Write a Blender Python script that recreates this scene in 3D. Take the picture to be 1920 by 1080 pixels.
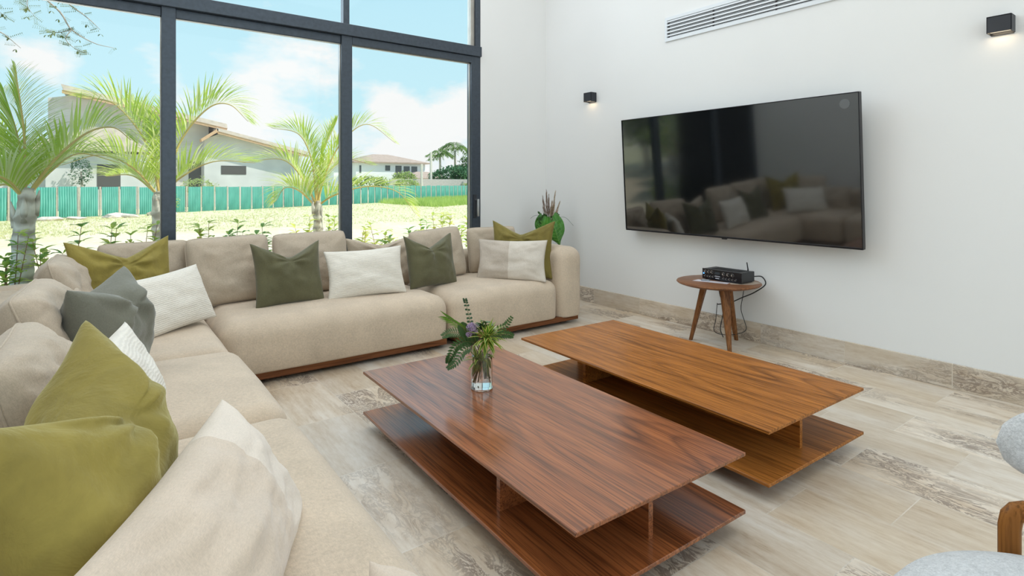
import bpy, bmesh, math, random
from mathutils import Vector, Matrix, Euler, noise
PI = math.pi
R = math.radians
for o in list(bpy.data.objects):
    bpy.data.objects.remove(o)
scn = bpy.context.scene
C = scn.collection

# ------------------------------------------------------------------ camera
cd = bpy.data.cameras.new('camera'); cam = bpy.data.objects.new('camera', cd); C.objects.link(cam)
cd.sensor_width = 36; cd.lens = 1050/1920*36
cd.shift_y = -194/1920
cd.clip_start = 0.05; cd.clip_end = 2000
YAW = math.atan(776/1050)
cam.location = (0, 0, 1.3); cam.rotation_euler = (R(90), 0, -YAW)
scn.camera = cam

# ------------------------------------------------------------------ view
vs = scn.view_settings
vs.view_transform = 'Standard'; vs.look = 'None'; vs.gamma = 1.0; vs.use_curve_mapping = False
vs.exposure = -0.03

# ------------------------------------------------------------------ world sky with clouds
SKY = 1.0
w = bpy.data.worlds.new('sky'); scn.world = w; w.use_nodes = True
nt = w.node_tree; N = nt.nodes; L = nt.links
N.clear()
def nd(t, **k):
    n = N.new(t)
    for a, v in k.items(): setattr(n, a, v)
    return n
def wmath(op, a, b=None, clamp=False):
    n = nd('ShaderNodeMath', operation=op, use_clamp=clamp)
    for i, v in enumerate((a, b)):
        if v is None: continue
        if isinstance(v, (int, float)): n.inputs[i].default_value = v
        else: L.new(v, n.inputs[i])
    return n.outputs[0]
tc = nd('ShaderNodeTexCoord'); sx = nd('ShaderNodeSeparateXYZ'); L.new(tc.outputs['Generated'], sx.inputs[0])
ramp = nd('ShaderNodeValToRGB'); L.new(sx.outputs[2], ramp.inputs[0])
el = ramp.color_ramp.elements
el[0].position = 0.0; el[0].color = (.74, .93, 1.0, 1)
el[1].position = 0.9; el[1].color = (.30, .60, .98, 1)
e = el.new(.12); e.color = (.62, .91, 1.0, 1)
e = el.new(.32); e.color = (.54, .86, 1.0, 1)
mp = nd('ShaderNodeMapping'); mp.inputs['Scale'].default_value = (1, 1, 1.9); L.new(tc.outputs['Generated'], mp.inputs[0])
nz = nd('ShaderNodeTexNoise'); nz.inputs['Scale'].default_value = 5.5; nz.inputs['Detail'].default_value = 9; nz.inputs['Roughness'].default_value = .58
L.new(mp.outputs[0], nz.inputs['Vector'])
def pdir(px, py):
    l = (px-960)/1050; v = -(py-346)/1050; c, s = math.cos(YAW), math.sin(YAW)
    return Vector((l*c+s, -l*s+c, v)).normalized()
# cloud banks: direction and angular size
dens = None
for (d, rad, amp) in [((.2217, .9627, .1551), .115, .42), ((.2457, .9457, .2126), .05, .3), ((.4115, .9013, .1350), .06, .40),
                      ((.5115, .8475, .1412), .075, .36), ((.455, .8825, .0886), .11, .30), ((.28, .956, .07), .16, .25),
                      ((-.05, .98, .16), .05, .34), ((.09, .985, .14), .06, .3), ((-.75, .6, .2), .3, .3), ((.9, .3, .3), .4, .3)]:
    v = nd('ShaderNodeVectorMath', operation='DISTANCE'); L.new(tc.outputs['Generated'], v.inputs[0])
    v.inputs[1].default_value = Vector(d).normalized()
    g = wmath('MULTIPLY', wmath('SUBTRACT', 1.0, wmath('DIVIDE', v.outputs['Value'], rad*1.6), clamp=True), amp)
    dens = g if dens is None else wmath('MAXIMUM', dens, g)
lowb = wmath('MULTIPLY', wmath('SUBTRACT', 1.0, wmath('DIVIDE', sx.outputs[2], .25), clamp=True), .12)
dsum = wmath('ADD', wmath('ADD', nz.outputs[0], dens), lowb)
cr = nd('ShaderNodeValToRGB'); L.new(dsum, cr.inputs[0])
cr.color_ramp.elements[0].position = .66; cr.color_ramp.elements[1].position = .84
mix = nd('ShaderNodeMix', data_type='RGBA'); L.new(cr.outputs[0], mix.inputs['Factor'])
L.new(ramp.outputs[0], mix.inputs[6]); mix.inputs[7].default_value = (1.0, 1.0, 1.0, 1)
bg = nd('ShaderNodeBackground'); L.new(mix.outputs[2], bg.inputs[0]); bg.inputs[1].default_value = SKY
wo = nd('ShaderNodeOutputWorld'); L.new(bg.outputs[0], wo.inputs[0])

# ------------------------------------------------------------------ sun, and area lights added to brighten the room
sd = bpy.data.lights.new('sun', 'SUN'); sun = bpy.data.objects.new('sun', sd); C.objects.link(sun)
sd.energy = 5.0; sd.angle = R(.6); sd.color = (1, .95, .86)
sun.rotation_euler = Vector((.60, -.40, .92)).to_track_quat('Z', 'Y').to_euler()
def area(name, loc, tgt, sx_, sy_, energy, col):
    ld = bpy.data.lights.new(name, 'AREA'); ld.shape = 'RECTANGLE'; ld.size = sx_; ld.size_y = sy_; ld.energy = energy; ld.color = col
    o = bpy.data.objects.new(name, ld); C.objects.link(o); o.location = loc
    o.rotation_euler = (Vector(loc)-Vector(tgt)).to_track_quat('Z', 'Y').to_euler()
    return o
area('fill_back_opening', (1.9, -3.3, 2.4), (1.9, 4, 1.2), 4.8, 4.2, 62, (.97, .99, 1))  # added fill light across the open back of the room
area('fill_window_side', (1.4, 5.05, 3.6), (2.4, 0, 0.3), 3.8, 2.6, 85, (.78, .89, 1))  # added bluish fill just inside the panes, on top of the sky
area('fill_under_ceiling', (1.9, 2.0, 4.95), (1.9, 2.0, 0), 4.6, 6.0, 84, (.99, .985, .975))  # added overhead fill panel, no ceiling lamps are known here

# ================================================================== helpers
def setp(o, label=None, cat=None, group=None, kind=None):
    if label: o['label'] = label
    if cat: o['category'] = cat
    if group: o['group'] = group
    if kind: o['kind'] = kind
    return o
def link(name, me, mats, parent=None, loc=(0, 0, 0), rot=(0, 0, 0), smooth=False):
    o = bpy.data.objects.new(name, me)
    for m in (mats if isinstance(mats, (list, tuple)) else [mats]): me.materials.append(m)
    if smooth:
        for p in me.polygons: p.use_smooth = True
    C.objects.link(o)
    o.location = loc; o.rotation_euler = rot
    if parent: o.parent = parent
    return o
def empty(name, loc=(0, 0, 0), rotz=0, parent=None):
    o = bpy.data.objects.new(name, None); C.objects.link(o); o.location = loc; o.rotation_euler = (0, 0, rotz)
    o.empty_display_size = .1
    if parent: o.parent = parent
    return o
def obj(name, bm, mats, parent=None, smooth=False, loc=(0, 0, 0), rot=(0, 0, 0), auto=False):
    me = bpy.data.meshes.new(name)
    bmesh.ops.recalc_face_normals(bm, faces=bm.faces)
    bm.to_mesh(me); bm.free()
    o = link(name, me, mats, parent, loc, rot, smooth or auto)
    if auto:
        try: me.set_sharp_from_angle(angle=R(35))
        except Exception: pass
    return o
def copy_tree(o, parent=None):
    c = o.copy(); C.objects.link(c); c.parent = parent
    for ch in list(o.children): copy_tree(ch, c)
    return c
def box(bm, x0, x1, y0, y1, z0, z1, bev=0, seg=2):
    r = bmesh.ops.create_cube(bm, size=1)
    vs_ = r['verts']
    for v in vs_:
        v.co = Vector((x0+(v.co.x+.5)*(x1-x0), y0+(v.co.y+.5)*(y1-y0), z0+(v.co.z+.5)*(z1-z0)))
    if bev:
        es = list({e_ for v in vs_ for e_ in v.link_edges})
        bmesh.ops.bevel(bm, geom=es, offset=bev, segments=seg, affect='EDGES', profile=.5)
def bx(x0, x1, y0, y1, z0, z1, bev=0, seg=2):
    bm = bmesh.new(); box(bm, x0, x1, y0, y1, z0, z1, bev, seg); return bm
def cyl(bm, p0, p1, r0, r1=None, n=16, cap=True):
    r1 = r0 if r1 is None else r1
    p0, p1 = Vector(p0), Vector(p1); d = (p1-p0).normalized()
    a = d.orthogonal().normalized(); b = d.cross(a)
    A = [bm.verts.new(p0+(a*math.cos(2*PI*i/n)+b*math.sin(2*PI*i/n))*r0) for i in range(n)]
    B = [bm.verts.new(p1+(a*math.cos(2*PI*i/n)+b*math.sin(2*PI*i/n))*r1) for i in range(n)]
    for i in range(n): bm.faces.new((A[i], A[(i+1) % n], B[(i+1) % n], B[i]))
    if cap: bm.faces.new(A[::-1]); bm.faces.new(B)
def tube(bm, pts, rad, n=8, cap=True):
    pts = [Vector(p) for p in pts]
    rr = rad if isinstance(rad, (list, tuple)) else [rad]*len(pts)
    rings = []; up = None
    for i, p in enumerate(pts):
        d = (pts[min(i+1, len(pts)-1)]-pts[max(i-1, 0)])
        d = d.normalized() if d.length > 1e-9 else Vector((0, 0, 1))
        if up is None: up = d.orthogonal().normalized()
        a = (up-d*up.dot(d)).normalized(); up = a; b = d.cross(a)
        rings.append([bm.verts.new(p+(a*math.cos(2*PI*k/n)+b*math.sin(2*PI*k/n))*rr[i]) for k in range(n)])
    for i in range(len(rings)-1):
        for k in range(n): bm.faces.new((rings[i][k], rings[i][(k+1) % n], rings[i+1][(k+1) % n], rings[i+1][k]))
    if cap: bm.faces.new(rings[0][::-1]); bm.faces.new(rings[-1])
def lathe(bm, prof, n=32, c=(0, 0)):
    rings = []
    for r, z in prof:
        if r < 1e-5: rings.append([bm.verts.new((c[0], c[1], z))])
        else: rings.append([bm.verts.new((c[0]+r*math.cos(2*PI*i/n), c[1]+r*math.sin(2*PI*i/n), z)) for i in range(n)])
    for A, B in zip(rings[:-1], rings[1:]):
        for i in range(n):
            j = (i+1) % n
            if len(A) == 1 and len(B) == 1: continue
            if len(A) == 1: bm.faces.new((A[0], B[j], B[i]))
            elif len(B) == 1: bm.faces.new((A[i], A[j], B[0]))
            else: bm.faces.new((A[i], A[j], B[j], B[i]))
def prism(bm, poly, y0, y1):
    """poly in (x, z), extruded along y"""
    A = [bm.verts.new((x, y0, z)) for x, z in poly]; B = [bm.verts.new((x, y1, z)) for x, z in poly]
    n = len(poly)
    for i in range(n): bm.faces.new((A[i], A[(i+1) % n], B[(i+1) % n], B[i]))
    bm.faces.new(A[::-1]); bm.faces.new(B)
def crom(pts, n):
    """Catmull-Rom resampling through pts"""
    P = [Vector(p) for p in pts]; P = [P[0]*2-P[1]]+P+[P[-1]*2-P[-2]]
    out = []; m = len(P)-3
    for i in range(n+1):
        t = i/n*m; k = min(int(t), m-1); t -= k
        a, b, c_, d = P[k:k+4]
        out.append(.5*((2*b)+(c_-a)*t+(2*a-5*b+4*c_-d)*t*t+(3*b-a-3*c_+d)*t**3))
    return out

# ================================================================== materials
MATS = {}
class MB:
    """small material node builder"""
    def __init__(s, name):
        s.m = bpy.data.materials.new(name); s.m.use_nodes = True; s.t = s.m.node_tree; s.t.nodes.clear()
        s.out = s.t.nodes.new('ShaderNodeOutputMaterial'); s.p = s.t.nodes.new('ShaderNodeBsdfPrincipled')
        s.t.links.new(s.p.outputs[0], s.out.inputs[0]); MATS[name] = s.m
        s.tc = s.t.nodes.new('ShaderNodeTexCoord')
    def n(s, t, inp=None, **k):
        x = s.t.nodes.new(t)
        for a, v in k.items(): setattr(x, a, v)
        for a, v in (inp or {}).items():
            if isinstance(v, bpy.types.NodeSocket): s.t.links.new(v, x.inputs[a])
            else: x.inputs[a].default_value = v
        return x
    def mapping(s, scale=(1, 1, 1), loc=(0, 0, 0), coord='Object', rot=(0, 0, 0)):
        return s.n('ShaderNodeMapping', {0: s.tc.outputs[coord], 'Scale': scale, 'Location': loc, 'Rotation': rot}).outputs[0]
    def noise(s, vec, scale, detail=4, rough=.5, dist=0):
        return s.n('ShaderNodeTexNoise', {'Vector': vec, 'Scale': scale, 'Detail': detail, 'Roughness': rough, 'Distortion': dist}).outputs[0]
    def ramp(s, fac, stops, interp='LINEAR'):
        r = s.n('ShaderNodeValToRGB', {0: fac}); cr_ = r.color_ramp; cr_.interpolation = interp
        while len(cr_.elements) < len(stops): cr_.elements.new(.5)
        for e_, (p, c_) in zip(cr_.elements, stops):
            e_.position = p; e_.color = (*c_, 1) if len(c_) == 3 else c_
        return r.outputs[0]
    def math(s, op, a, b=0.0, clamp=False): return s.n('ShaderNodeMath', {0: a, 1: b}, operation=op, use_clamp=clamp).outputs[0]
    def mix(s, f, a, b, bt='MIX'):
        x = s.n('ShaderNodeMix', data_type='RGBA', blend_type=bt)
        for i, v in ((0, f), (6, a), (7, b)):
            if isinstance(v, bpy.types.NodeSocket): s.t.links.new(v, x.inputs[i])
            elif isinstance(v, (int, float)): x.inputs[i].default_value = v
            else: x.inputs[i].default_value = (*v, 1)
        return x.outputs[2]
    def col(s, v):
        if isinstance(v, bpy.types.NodeSocket): s.t.links.new(v, s.p.inputs['Base Color'])
        else: s.p.inputs['Base Color'].default_value = (*v, 1)
        return s
    def set(s, **k):
        for a, v in k.items():
            a = a.replace('_', ' ')
            if isinstance(v, bpy.types.NodeSocket): s.t.links.new(v, s.p.inputs[a])
            else: s.p.inputs[a].default_value = v
        return s
    def bump(s, h, strength=.3, dist=.01, prev=None):
        b = s.n('ShaderNodeBump', {'Strength': strength, 'Distance': dist, 'Height': h})
        if prev is not None: s.t.links.new(prev, b.inputs['Normal'])
        s.t.links.new(b.outputs[0], s.p.inputs['Normal']); return b.outputs[0]
def plain(name, c, rough=.5, metal=0, var=.12, vs_=8, **k):
    b = MB(name); n_ = b.noise(b.mapping(), vs_, 5)
    b.col(b.ramp(n_, [(.3, tuple(x*(1-var) for x in c)), (.7, tuple(min(1, x*(1+var)) for x in c))]))
    b.set(Roughness=rough, Metallic=metal, **k); return b.m

def mat_wall():
    b = MB('painted_plaster'); v = b.mapping()
    n1 = b.noise(v, .7, 3); b.col(b.ramp(n1, [(.3, (.765, .765, .755)), (.7, (.795, .795, .785))]))
    b.set(Roughness=.75); b.bump(b.noise(v, 90, 4), .08, .002); return b.m
def mat_fabric(name, c, weave=900, contrast=.18, streak=False, sheen=.15, bumps=.25):
    b = MB(name); v = b.mapping()
    wx = b.noise(b.mapping((weave, weave*.12, weave*.12)), 1, 2)
    wy = b.noise(b.mapping((weave*.12, weave*.12, weave)), 1, 2)
    wz = b.noise(b.mapping((weave*.12, weave, weave*.12)), 1, 2)
    s_ = b.math('MULTIPLY', b.math('ADD', b.math('ADD', wx, wy), wz), .3333)
    f = b.math('ADD', b.math('MULTIPLY', s_, .75), b.math('MULTIPLY', b.noise(v, 6, 4), .25))
    dk = tuple(x*(1-contrast) for x in c); lt = tuple(min(1, x*(1+contrast*.7)) for x in c)
    b.col(b.ramp(f, [(.38, dk), (.62, lt)])); b.set(Roughness=.92)
    b.p.inputs['Sheen Weight'].default_value = sheen; b.p.inputs['Sheen Roughness'].default_value = .5
    n_ = b.bump(s_, bumps, .002)
    b.bump(b.noise(v, 14, 4, .6), .22, .02, n_)
    return b.m
def mat_velvet(name, c):
    b = MB(name); v = b.mapping(); n_ = b.noise(v, 7, 5, .6, .6)
    b.col(b.ramp(n_, [(.3, tuple(x*.82 for x in c)), (.72, tuple(x*1.22 for x in c))])); b.set(Roughness=.85)
    b.p.inputs['Sheen Weight'].default_value = .55; b.p.inputs['Sheen Roughness'].default_value = .35
    b.p.inputs['Sheen Tint'].default_value = (.8, .75, .45, 1)
    b.bump(b.noise(v, 9, 5, .6, .5), .35, .03); return b.m
def mat_ribbed(name, c):
    b = MB(name); v = b.mapping((1, 1, 1))
    wv = b.n('ShaderNodeTexWave', {'Vector': v, 'Scale': 28, 'Distortion': 3.0, 'Detail': 2, 'Detail Scale': 2}, bands_direction='Z').outputs[1]
    f = b.math('ADD', b.math('MULTIPLY', wv, .5), b.math('MULTIPLY', b.noise(v, 60, 4), .5))
    b.col(b.ramp(f, [(.2, tuple(x*.9 for x in c)), (.8, tuple(min(1, x*1.05) for x in c))])); b.set(Roughness=.95)
    b.p.inputs['Sheen Weight'].default_value = .2
    b.bump(f, .5, .004); return b.m
def mat_wood(name, dark, mid, light, scale=1.0, rough=.33, axis='Y', coat=0.0):
    b = MB(name)
    st = {'Y': (1, .09, 1), 'Z': (1, 1, .09), 'X': (.09, 1, 1)}[axis]
    v = b.mapping(st)
    base = b.noise(v, 3.2*scale, 2, .45, .5)
    rings = b.math('FRACT', b.math('MULTIPLY', base, 15.0))
    line = b.ramp(rings, [(0, (.0,)*3), (.10, (.35,)*3), (.35, (.9,)*3), (.8, (1,)*3), (.97, (.25,)*3), (1, (0,)*3)])
    pore = b.noise(b.mapping(tuple(a*k for a, k in zip({'Y': (150, 3, 150), 'Z': (150, 150, 3), 'X': (3, 150, 150)}[axis], (1, 1, 1)))), 1, 3, .6)
    mid_n = b.noise(b.mapping(tuple(a*k for a, k in zip({'Y': (26, 1.2, 26), 'Z': (26, 26, 1.2), 'X': (1.2, 26, 26)}[axis], (1, 1, 1)))), 1, 4, .6)
    f = b.math('ADD', b.math('MULTIPLY', mid_n, .45), b.math('MULTIPLY', b.noise(v, 1.6, 2), .25))
    f = b.math('ADD', f, b.math('MULTIPLY', pore, .3))
    base_c = b.ramp(f, [(.36, mid), (.62, light)])
    mask = b.noise(b.mapping(tuple(x*1.0 for x in st)), 2.1*scale, 2)
    amt = b.ramp(mask, [(.42, (.18,)*3), (.62, (.75,)*3)])
    lc = b.mix(line, dark, (1, 1, 1))
    c_ = b.mix(b.math('MULTIPLY', b.math('SUBTRACT', 1.0, line), amt), base_c, dark)
    pc = b.ramp(pore, [(.38, (.50,)*3), (.52, (1,)*3)])
    c2 = b.mix(.8, c_, pc, 'MULTIPLY')
    b.col(c2); b.set(Roughness=rough)
    b.p.inputs['Coat Weight'].default_value = coat; b.p.inputs['Coat Roughness'].default_value = .17; b.p.inputs['Coat IOR'].default_value = 1.6; b.p.inputs['Specular IOR Level'].default_value = .12
    b.bump(b.math('ADD', pore, b.math('MULTIPLY', line, .3)), .12, .002)
    return b.m
def mat_travertine(name, floor_=True):
    b = MB(name)
    sp = b.n('ShaderNodeSeparateXYZ', {0: b.tc.outputs['Object']})
    if floor_:
        cv = b.n('ShaderNodeCombineXYZ', {0: b.math('SUBTRACT', sp.outputs[1], .86), 1: b.math('SUBTRACT', sp.outputs[0], 2.12)}).outputs[0]
        bw, rh = .64, .315
    else:
        cv = b.n('ShaderNodeCombineXYZ', {0: b.math('SUBTRACT', sp.outputs[1], .88), 1: b.math('ADD', sp.outputs[2], .5)}).outputs[0]
        bw, rh = .64, 4.0
    br = b.n('ShaderNodeTexBrick', {'Vector': cv, 'Color1': (0, 0, 0, 1), 'Color2': (1, 1, 1, 1), 'Mortar': (.5, .5, .5, 1), 'Scale': 1.0,
                                    'Mortar Size': .0022, 'Mortar Smooth': .2, 'Brick Width': bw, 'Row Height': rh, 'Bias': 0.0}, offset=.5, offset_frequency=2)
    rnd = b.n('ShaderNodeRGBToBW', {0: br.outputs[0]}).outputs[0]
    off = b.n('ShaderNodeCombineXYZ', {0: b.math('MULTIPLY', rnd, 37.0), 1: b.math('MULTIPLY', rnd, 91.0), 2: b.math('MULTIPLY', rnd, 13.0)}).outputs[0]
    vec = b.n('ShaderNodeVectorMath', {0: b.tc.outputs['Object'], 1: off}, operation='ADD').outputs[0]
    def st(sc): return b.n('ShaderNodeMapping', {0: vec, 'Scale': sc}).outputs[0]
    veins = b.noise(st((16, 1.3, 16)), 1, 6, .62, .4)
    fine = b.noise(st((62, 12, 62)), 1, 5, .7)
    soft = b.noise(st((2.2, .8, 2.2)), 1, 3)
    base = b.ramp(b.math('ADD', b.math('ADD', b.math('MULTIPLY', veins, .42), b.math('MULTIPLY', fine, .33)), b.math('MULTIPLY', b.noise(st((9, 5, 9)), 1, 5, .65), .25)),
                  [(.34, (.46, .35, .25)), (.43, (.66, .56, .45)), (.54, (.77, .695, .60)), (.66, (.85, .80, .73))])
    tint = b.ramp(soft, [(.35, (.90, .83, .73)), (.6, (1, 1, 1))])
    c_ = b.mix(1.0, base, tint, 'MULTIPLY')
    tone = b.ramp(rnd, [(0, (.82, .82, .82)), (1, (1.0, .985, .96))])
    c_ = b.mix(1.0, c_, tone, 'MULTIPLY')
    # dark mottled veins on some tiles
    pat = b.noise(st((17, 6.5, 17) if floor_ else (14, 7, 22)), 1, 5, .68, .9)
    zone = b.noise(st((2.6, 1.1, 2.6)), 1, 2)
    sel = b.ramp(rnd, [(.42 if floor_ else .0, (0,)*3), (.56 if floor_ else .12, (1,)*3)])
    zz = b.math('MULTIPLY', b.ramp(zone, [(.44, (0,)*3), (.54, (1,)*3)]), sel)
    pm = b.ramp(b.math('ABSOLUTE', b.math('SUBTRACT', pat, .5)), [(.015, (1,)*3), (.055, (0,)*3)])
    pd = b.ramp(pat, [(.56, (0,)*3), (.6, (1,)*3)])
    pmask = b.math('MULTIPLY', b.math('MAXIMUM', pm, pd), zz)
    c_ = b.mix(b.math('MULTIPLY', pmask, .8), c_, (.21, .155, .12))
    # pale grout
    c_ = b.mix(b.math('MULTIPLY', br.outputs[1], .40), c_, (.70, .67, .60))
    b.col(c_)
    b.set(Roughness=b.n('ShaderNodeMapRange', {0: fine, 3: .22, 4: .42}).outputs[0])
    b.bump(b.math('ADD', b.math('MULTIPLY', pmask, -.5), b.math('MULTIPLY', fine, .25)), .15, .002)
    return b.m
def mat_leaf(name, c1, c2, trans=.35, rough=.5, sc=3.0):
    b = MB(name); n_ = b.noise(b.mapping(), sc, 3)
    col_ = b.ramp(n_, [(.3, c1), (.7, c2)]); b.col(col_); b.set(Roughness=rough)
    tr = b.n('ShaderNodeBsdfTranslucent', {0: col_}); mx = b.n('ShaderNodeMixShader', {0: trans, 1: b.p.outputs[0], 2: tr.outputs[0]})
    b.t.links.new(mx.outputs[0], b.out.inputs[0]); return b.m
def mat_glass_pane():
    m = bpy.data.materials.new('window_glass'); m.use_nodes = True; t = m.node_tree; t.nodes.clear()
    o = t.nodes.new('ShaderNodeOutputMaterial'); tr = t.nodes.new('ShaderNodeBsdfTransparent'); gl = t.nodes.new('ShaderNodeBsdfGlossy')
    tr.inputs[0].default_value = (.985, .995, .99, 1); gl.inputs['Roughness'].default_value = .02
    fr = t.nodes.new('ShaderNodeFresnel'); fr.inputs[0].default_value = 1.25
    mx = t.nodes.new('ShaderNodeMixShader'); t.links.new(fr.outputs[0], mx.inputs[0]); t.links.new(tr.outputs[0], mx.inputs[1]); t.links.new(gl.outputs[0], mx.inputs[2])
    t.links.new(mx.outputs[0], o.inputs[0]); return m
def mat_glass(name, c=(1, 1, 1), ior=1.45):
    b = MB(name); b.col(c); b.set(Roughness=.01, IOR=ior); b.p.inputs['Transmission Weight'].default_value = 1; return b.m

M_wall = mat_wall()
M_ceil = plain('ceiling_paint', (.80, .80, .79), .8, var=.02)
M_floor = mat_travertine('travertine_floor', True)
M_base = mat_travertine('travertine_skirting', False)
M_frame = plain('dark_anodised_aluminium', (.052, .066, .085), .34, .35, var=.15, vs_=30)
M_pane = mat_glass_pane()
M_gasket = plain('aluminium_bead', (.42, .40, .36), .4, .5)
M_linen = mat_fabric('beige_linen', (.61, .495, .375), 700, .20)
M_linen_c = mat_fabric('greige_linen', (.52, .43, .33), 800, .20)
M_sage = mat_fabric('sage_green_cotton', (.115, .108, .052), 1100, .25, sheen=.25)
M_velvet = mat_velvet('olive_velvet', (.185, .145, .030))
M_velvet2 = mat_velvet('bright_olive_velvet', (.27, .215, .045))
M_white = mat_ribbed('white_textured_cotton', (.80, .755, .67))
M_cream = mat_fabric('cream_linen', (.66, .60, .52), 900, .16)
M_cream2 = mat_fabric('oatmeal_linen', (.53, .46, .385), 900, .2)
M_cream3 = mat_fabric('blush_cream_wool', (.66, .545, .435), 1000, .14, sheen=.35)
M_cream4 = mat_fabric('pale_cream_linen', (.76, .67, .575), 1100, .12)
M_wood = mat_wood('chestnut_oak', (.035, .009, .003), (.19, .055, .018), (.44, .145, .045), coat=.85, rough=.30)
M_wood2 = mat_wood('amber_oak', (.075, .022, .005), (.30, .105, .022), (.52, .195, .040), coat=.12, rough=.36)
M_plinth = mat_wood('sofa_base_wood', (.06, .02, .008), (.17, .06, .025), (.26, .10, .04), axis='X')
M_walnut = mat_wood('walnut_stain', (.06, .022, .008), (.20, .080, .030), (.30, .13, .05), axis='Z', rough=.4)
M_black = plain('black_plastic', (.012, .013, .016), .4)
M_blackmetal = plain('black_powder_coat', (.022, .025, .032), .45)
def mat_boucle():
    b = MB('grey_boucle'); v = b.mapping(); n1 = b.noise(v, 220, 3, .7); n2 = b.noise(v, 60, 3, .6)
    f = b.math('ADD', b.math('MULTIPLY', n1, .6), b.math('MULTIPLY', n2, .4)); b.col(b.ramp(f, [(.35, (.44, .45, .46)), (.65, (.72, .73, .74))])); b.set(Roughness=.95)
    b.p.inputs['Sheen Weight'].default_value = .3; b.bump(f, .7, .006); return b.m
M_boucle = mat_boucle()
M_vent = plain('white_enamel', (.70, .73, .76), .45, var=.03)
M_dark = plain('dark_void', (.015, .014, .014), .8)
M_steel = plain('brushed_steel', (.5, .5, .5), .3, .9)

def mat_screen():
    b = MB('tv_screen_glass'); b.col((.006, .007, .008)); b.set(Roughness=.06, IOR=2.15); return b.m
M_screen = mat_screen()
M_tvframe = plain('tv_bezel', (.02, .02, .024), .3, .6)

# ================================================================== room shell
XW, YW = 4.38, 5.24
XL = -.66; YB = -3.6; ZC = 5.1
def struct(name, bm, m, **k): return setp(obj(name, bm, m, **k), kind='structure')
struct('floor', bx(XL-.2, XW+.2, YB, YW+.12, -.12, 0), M_floor)
struct('ceiling', bx(XL-.4, XW+.2, YB, YW+.5, ZC, ZC+.2), M_ceil)
struct('wall_right', bx(XW, XW+.2, YB, YW+.2, 0, ZC), M_wall)
struct('wall_left', bx(XL-.2, XL, YB, YW+.2, 0, ZC), M_wall)
struct('wall_front', bx(3.435, XW, YW, YW+.2, 0, ZC), M_wall)
struct('baseboard_right', bx(XW-.012, XW, YB, YW, 0, .16, .002, 1), M_base)
struct('baseboard_front', bx(3.435, XW-.012, YW-.012, YW, 0, .16, .002, 1), M_base)
# outside slab edge / terrace kerb under the window
struct('trim_1', bx(XL-.2, 3.435, YW+.12, YW+.3, -.3, -.02), M_base)

# window wall
win = setp(empty('window_1', (1.4, YW, 0)), kind='structure')
def wpart(name, x0, x1, y0, y1, z0, z1, m, bev=.004):
    return obj(name, bx(x0-1.4, x1-1.4, y0, y1, z0, z1, bev), m, win)
wpart('mullion', .405, .505, 0, .09, 0, 2.80, M_frame)
wpart('mullion', 1.86, 1.965, 0, .09, 0, 2.80, M_frame)
wpart('side_jamb', 3.315, 3.435, 0, .09, 0, 2.83, M_frame)
wpart('transom', XL, 3.435, -.03, .14, 2.72, 2.83, M_frame)
wpart('head_rail', XL, .405, .02, .09, 2.645, 2.72, M_frame)
wpart('head_rail', .505, 1.86, .02, .09, 2.645, 2.72, M_frame)
wpart('head_rail', 1.965, 3.315, 0, .09, 2.645, 2.72, M_frame)
wpart('bottom_rail', XL, 3.435, 0, .12, 0, .10, M_frame)
wpart('side_jamb', XL, XL+.06, 0, .09, 0, 2.83, M_frame)
wpart('mullion', 1.885, 1.945, .02, .10, 2.83, ZC, M_frame)
wpart('side_jamb', 3.375, 3.435, 0, .10, 2.83, ZC, M_frame)
wpart('side_jamb', 3.325, 3.375, .03, .10, 2.83, ZC, M_gasket)
wpart('head_rail', XL, 3.435, 0, .10, ZC-.1, ZC, M_frame)
for a, b_ in ((XL+.06, .405), (.505, 1.86), (1.965, 3.315)):
    wpart('glass_pane', a, b_, .052, .060, .10, 2.645, M_pane, 0)
for a, b_ in ((XL, 1.885), (1.945, 3.325)):
    wpart('glass_pane', a, b_, .058, .066, 2.83, ZC-.1, M_pane, 0)
for x0, x1 in ((.398, .405), (1.853, 1.860), (3.308, 3.315)):
    wpart('glazing_bead', x0, x1, .03, .052, .10, 2.645, M_gasket, .001)
for x0, x1 in ((XL+.06, .405), (.505, 1.86), (1.965, 3.315)):
    wpart('glazing_bead', x0, x1, .03, .052, 2.638, 2.645, M_gasket, .001)
hb = bmesh.new(); box(hb, -.02, .02, -.012, 0, .93, 1.19, .004)
hd = obj('handle_plate', hb, M_blackmetal, win, loc=(3.36-1.4, 0, 0))
hb = bmesh.new(); cyl(hb, (0, -.012, 1.13), (0, -.05, 1.13), .009, n=10); box(hb, -.012, .012, -.062, -.045, .95, 1.14, .004)
obj('door_lever', hb, M_steel, win, auto=True, loc=(3.37-1.4, 0, 0))

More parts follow.
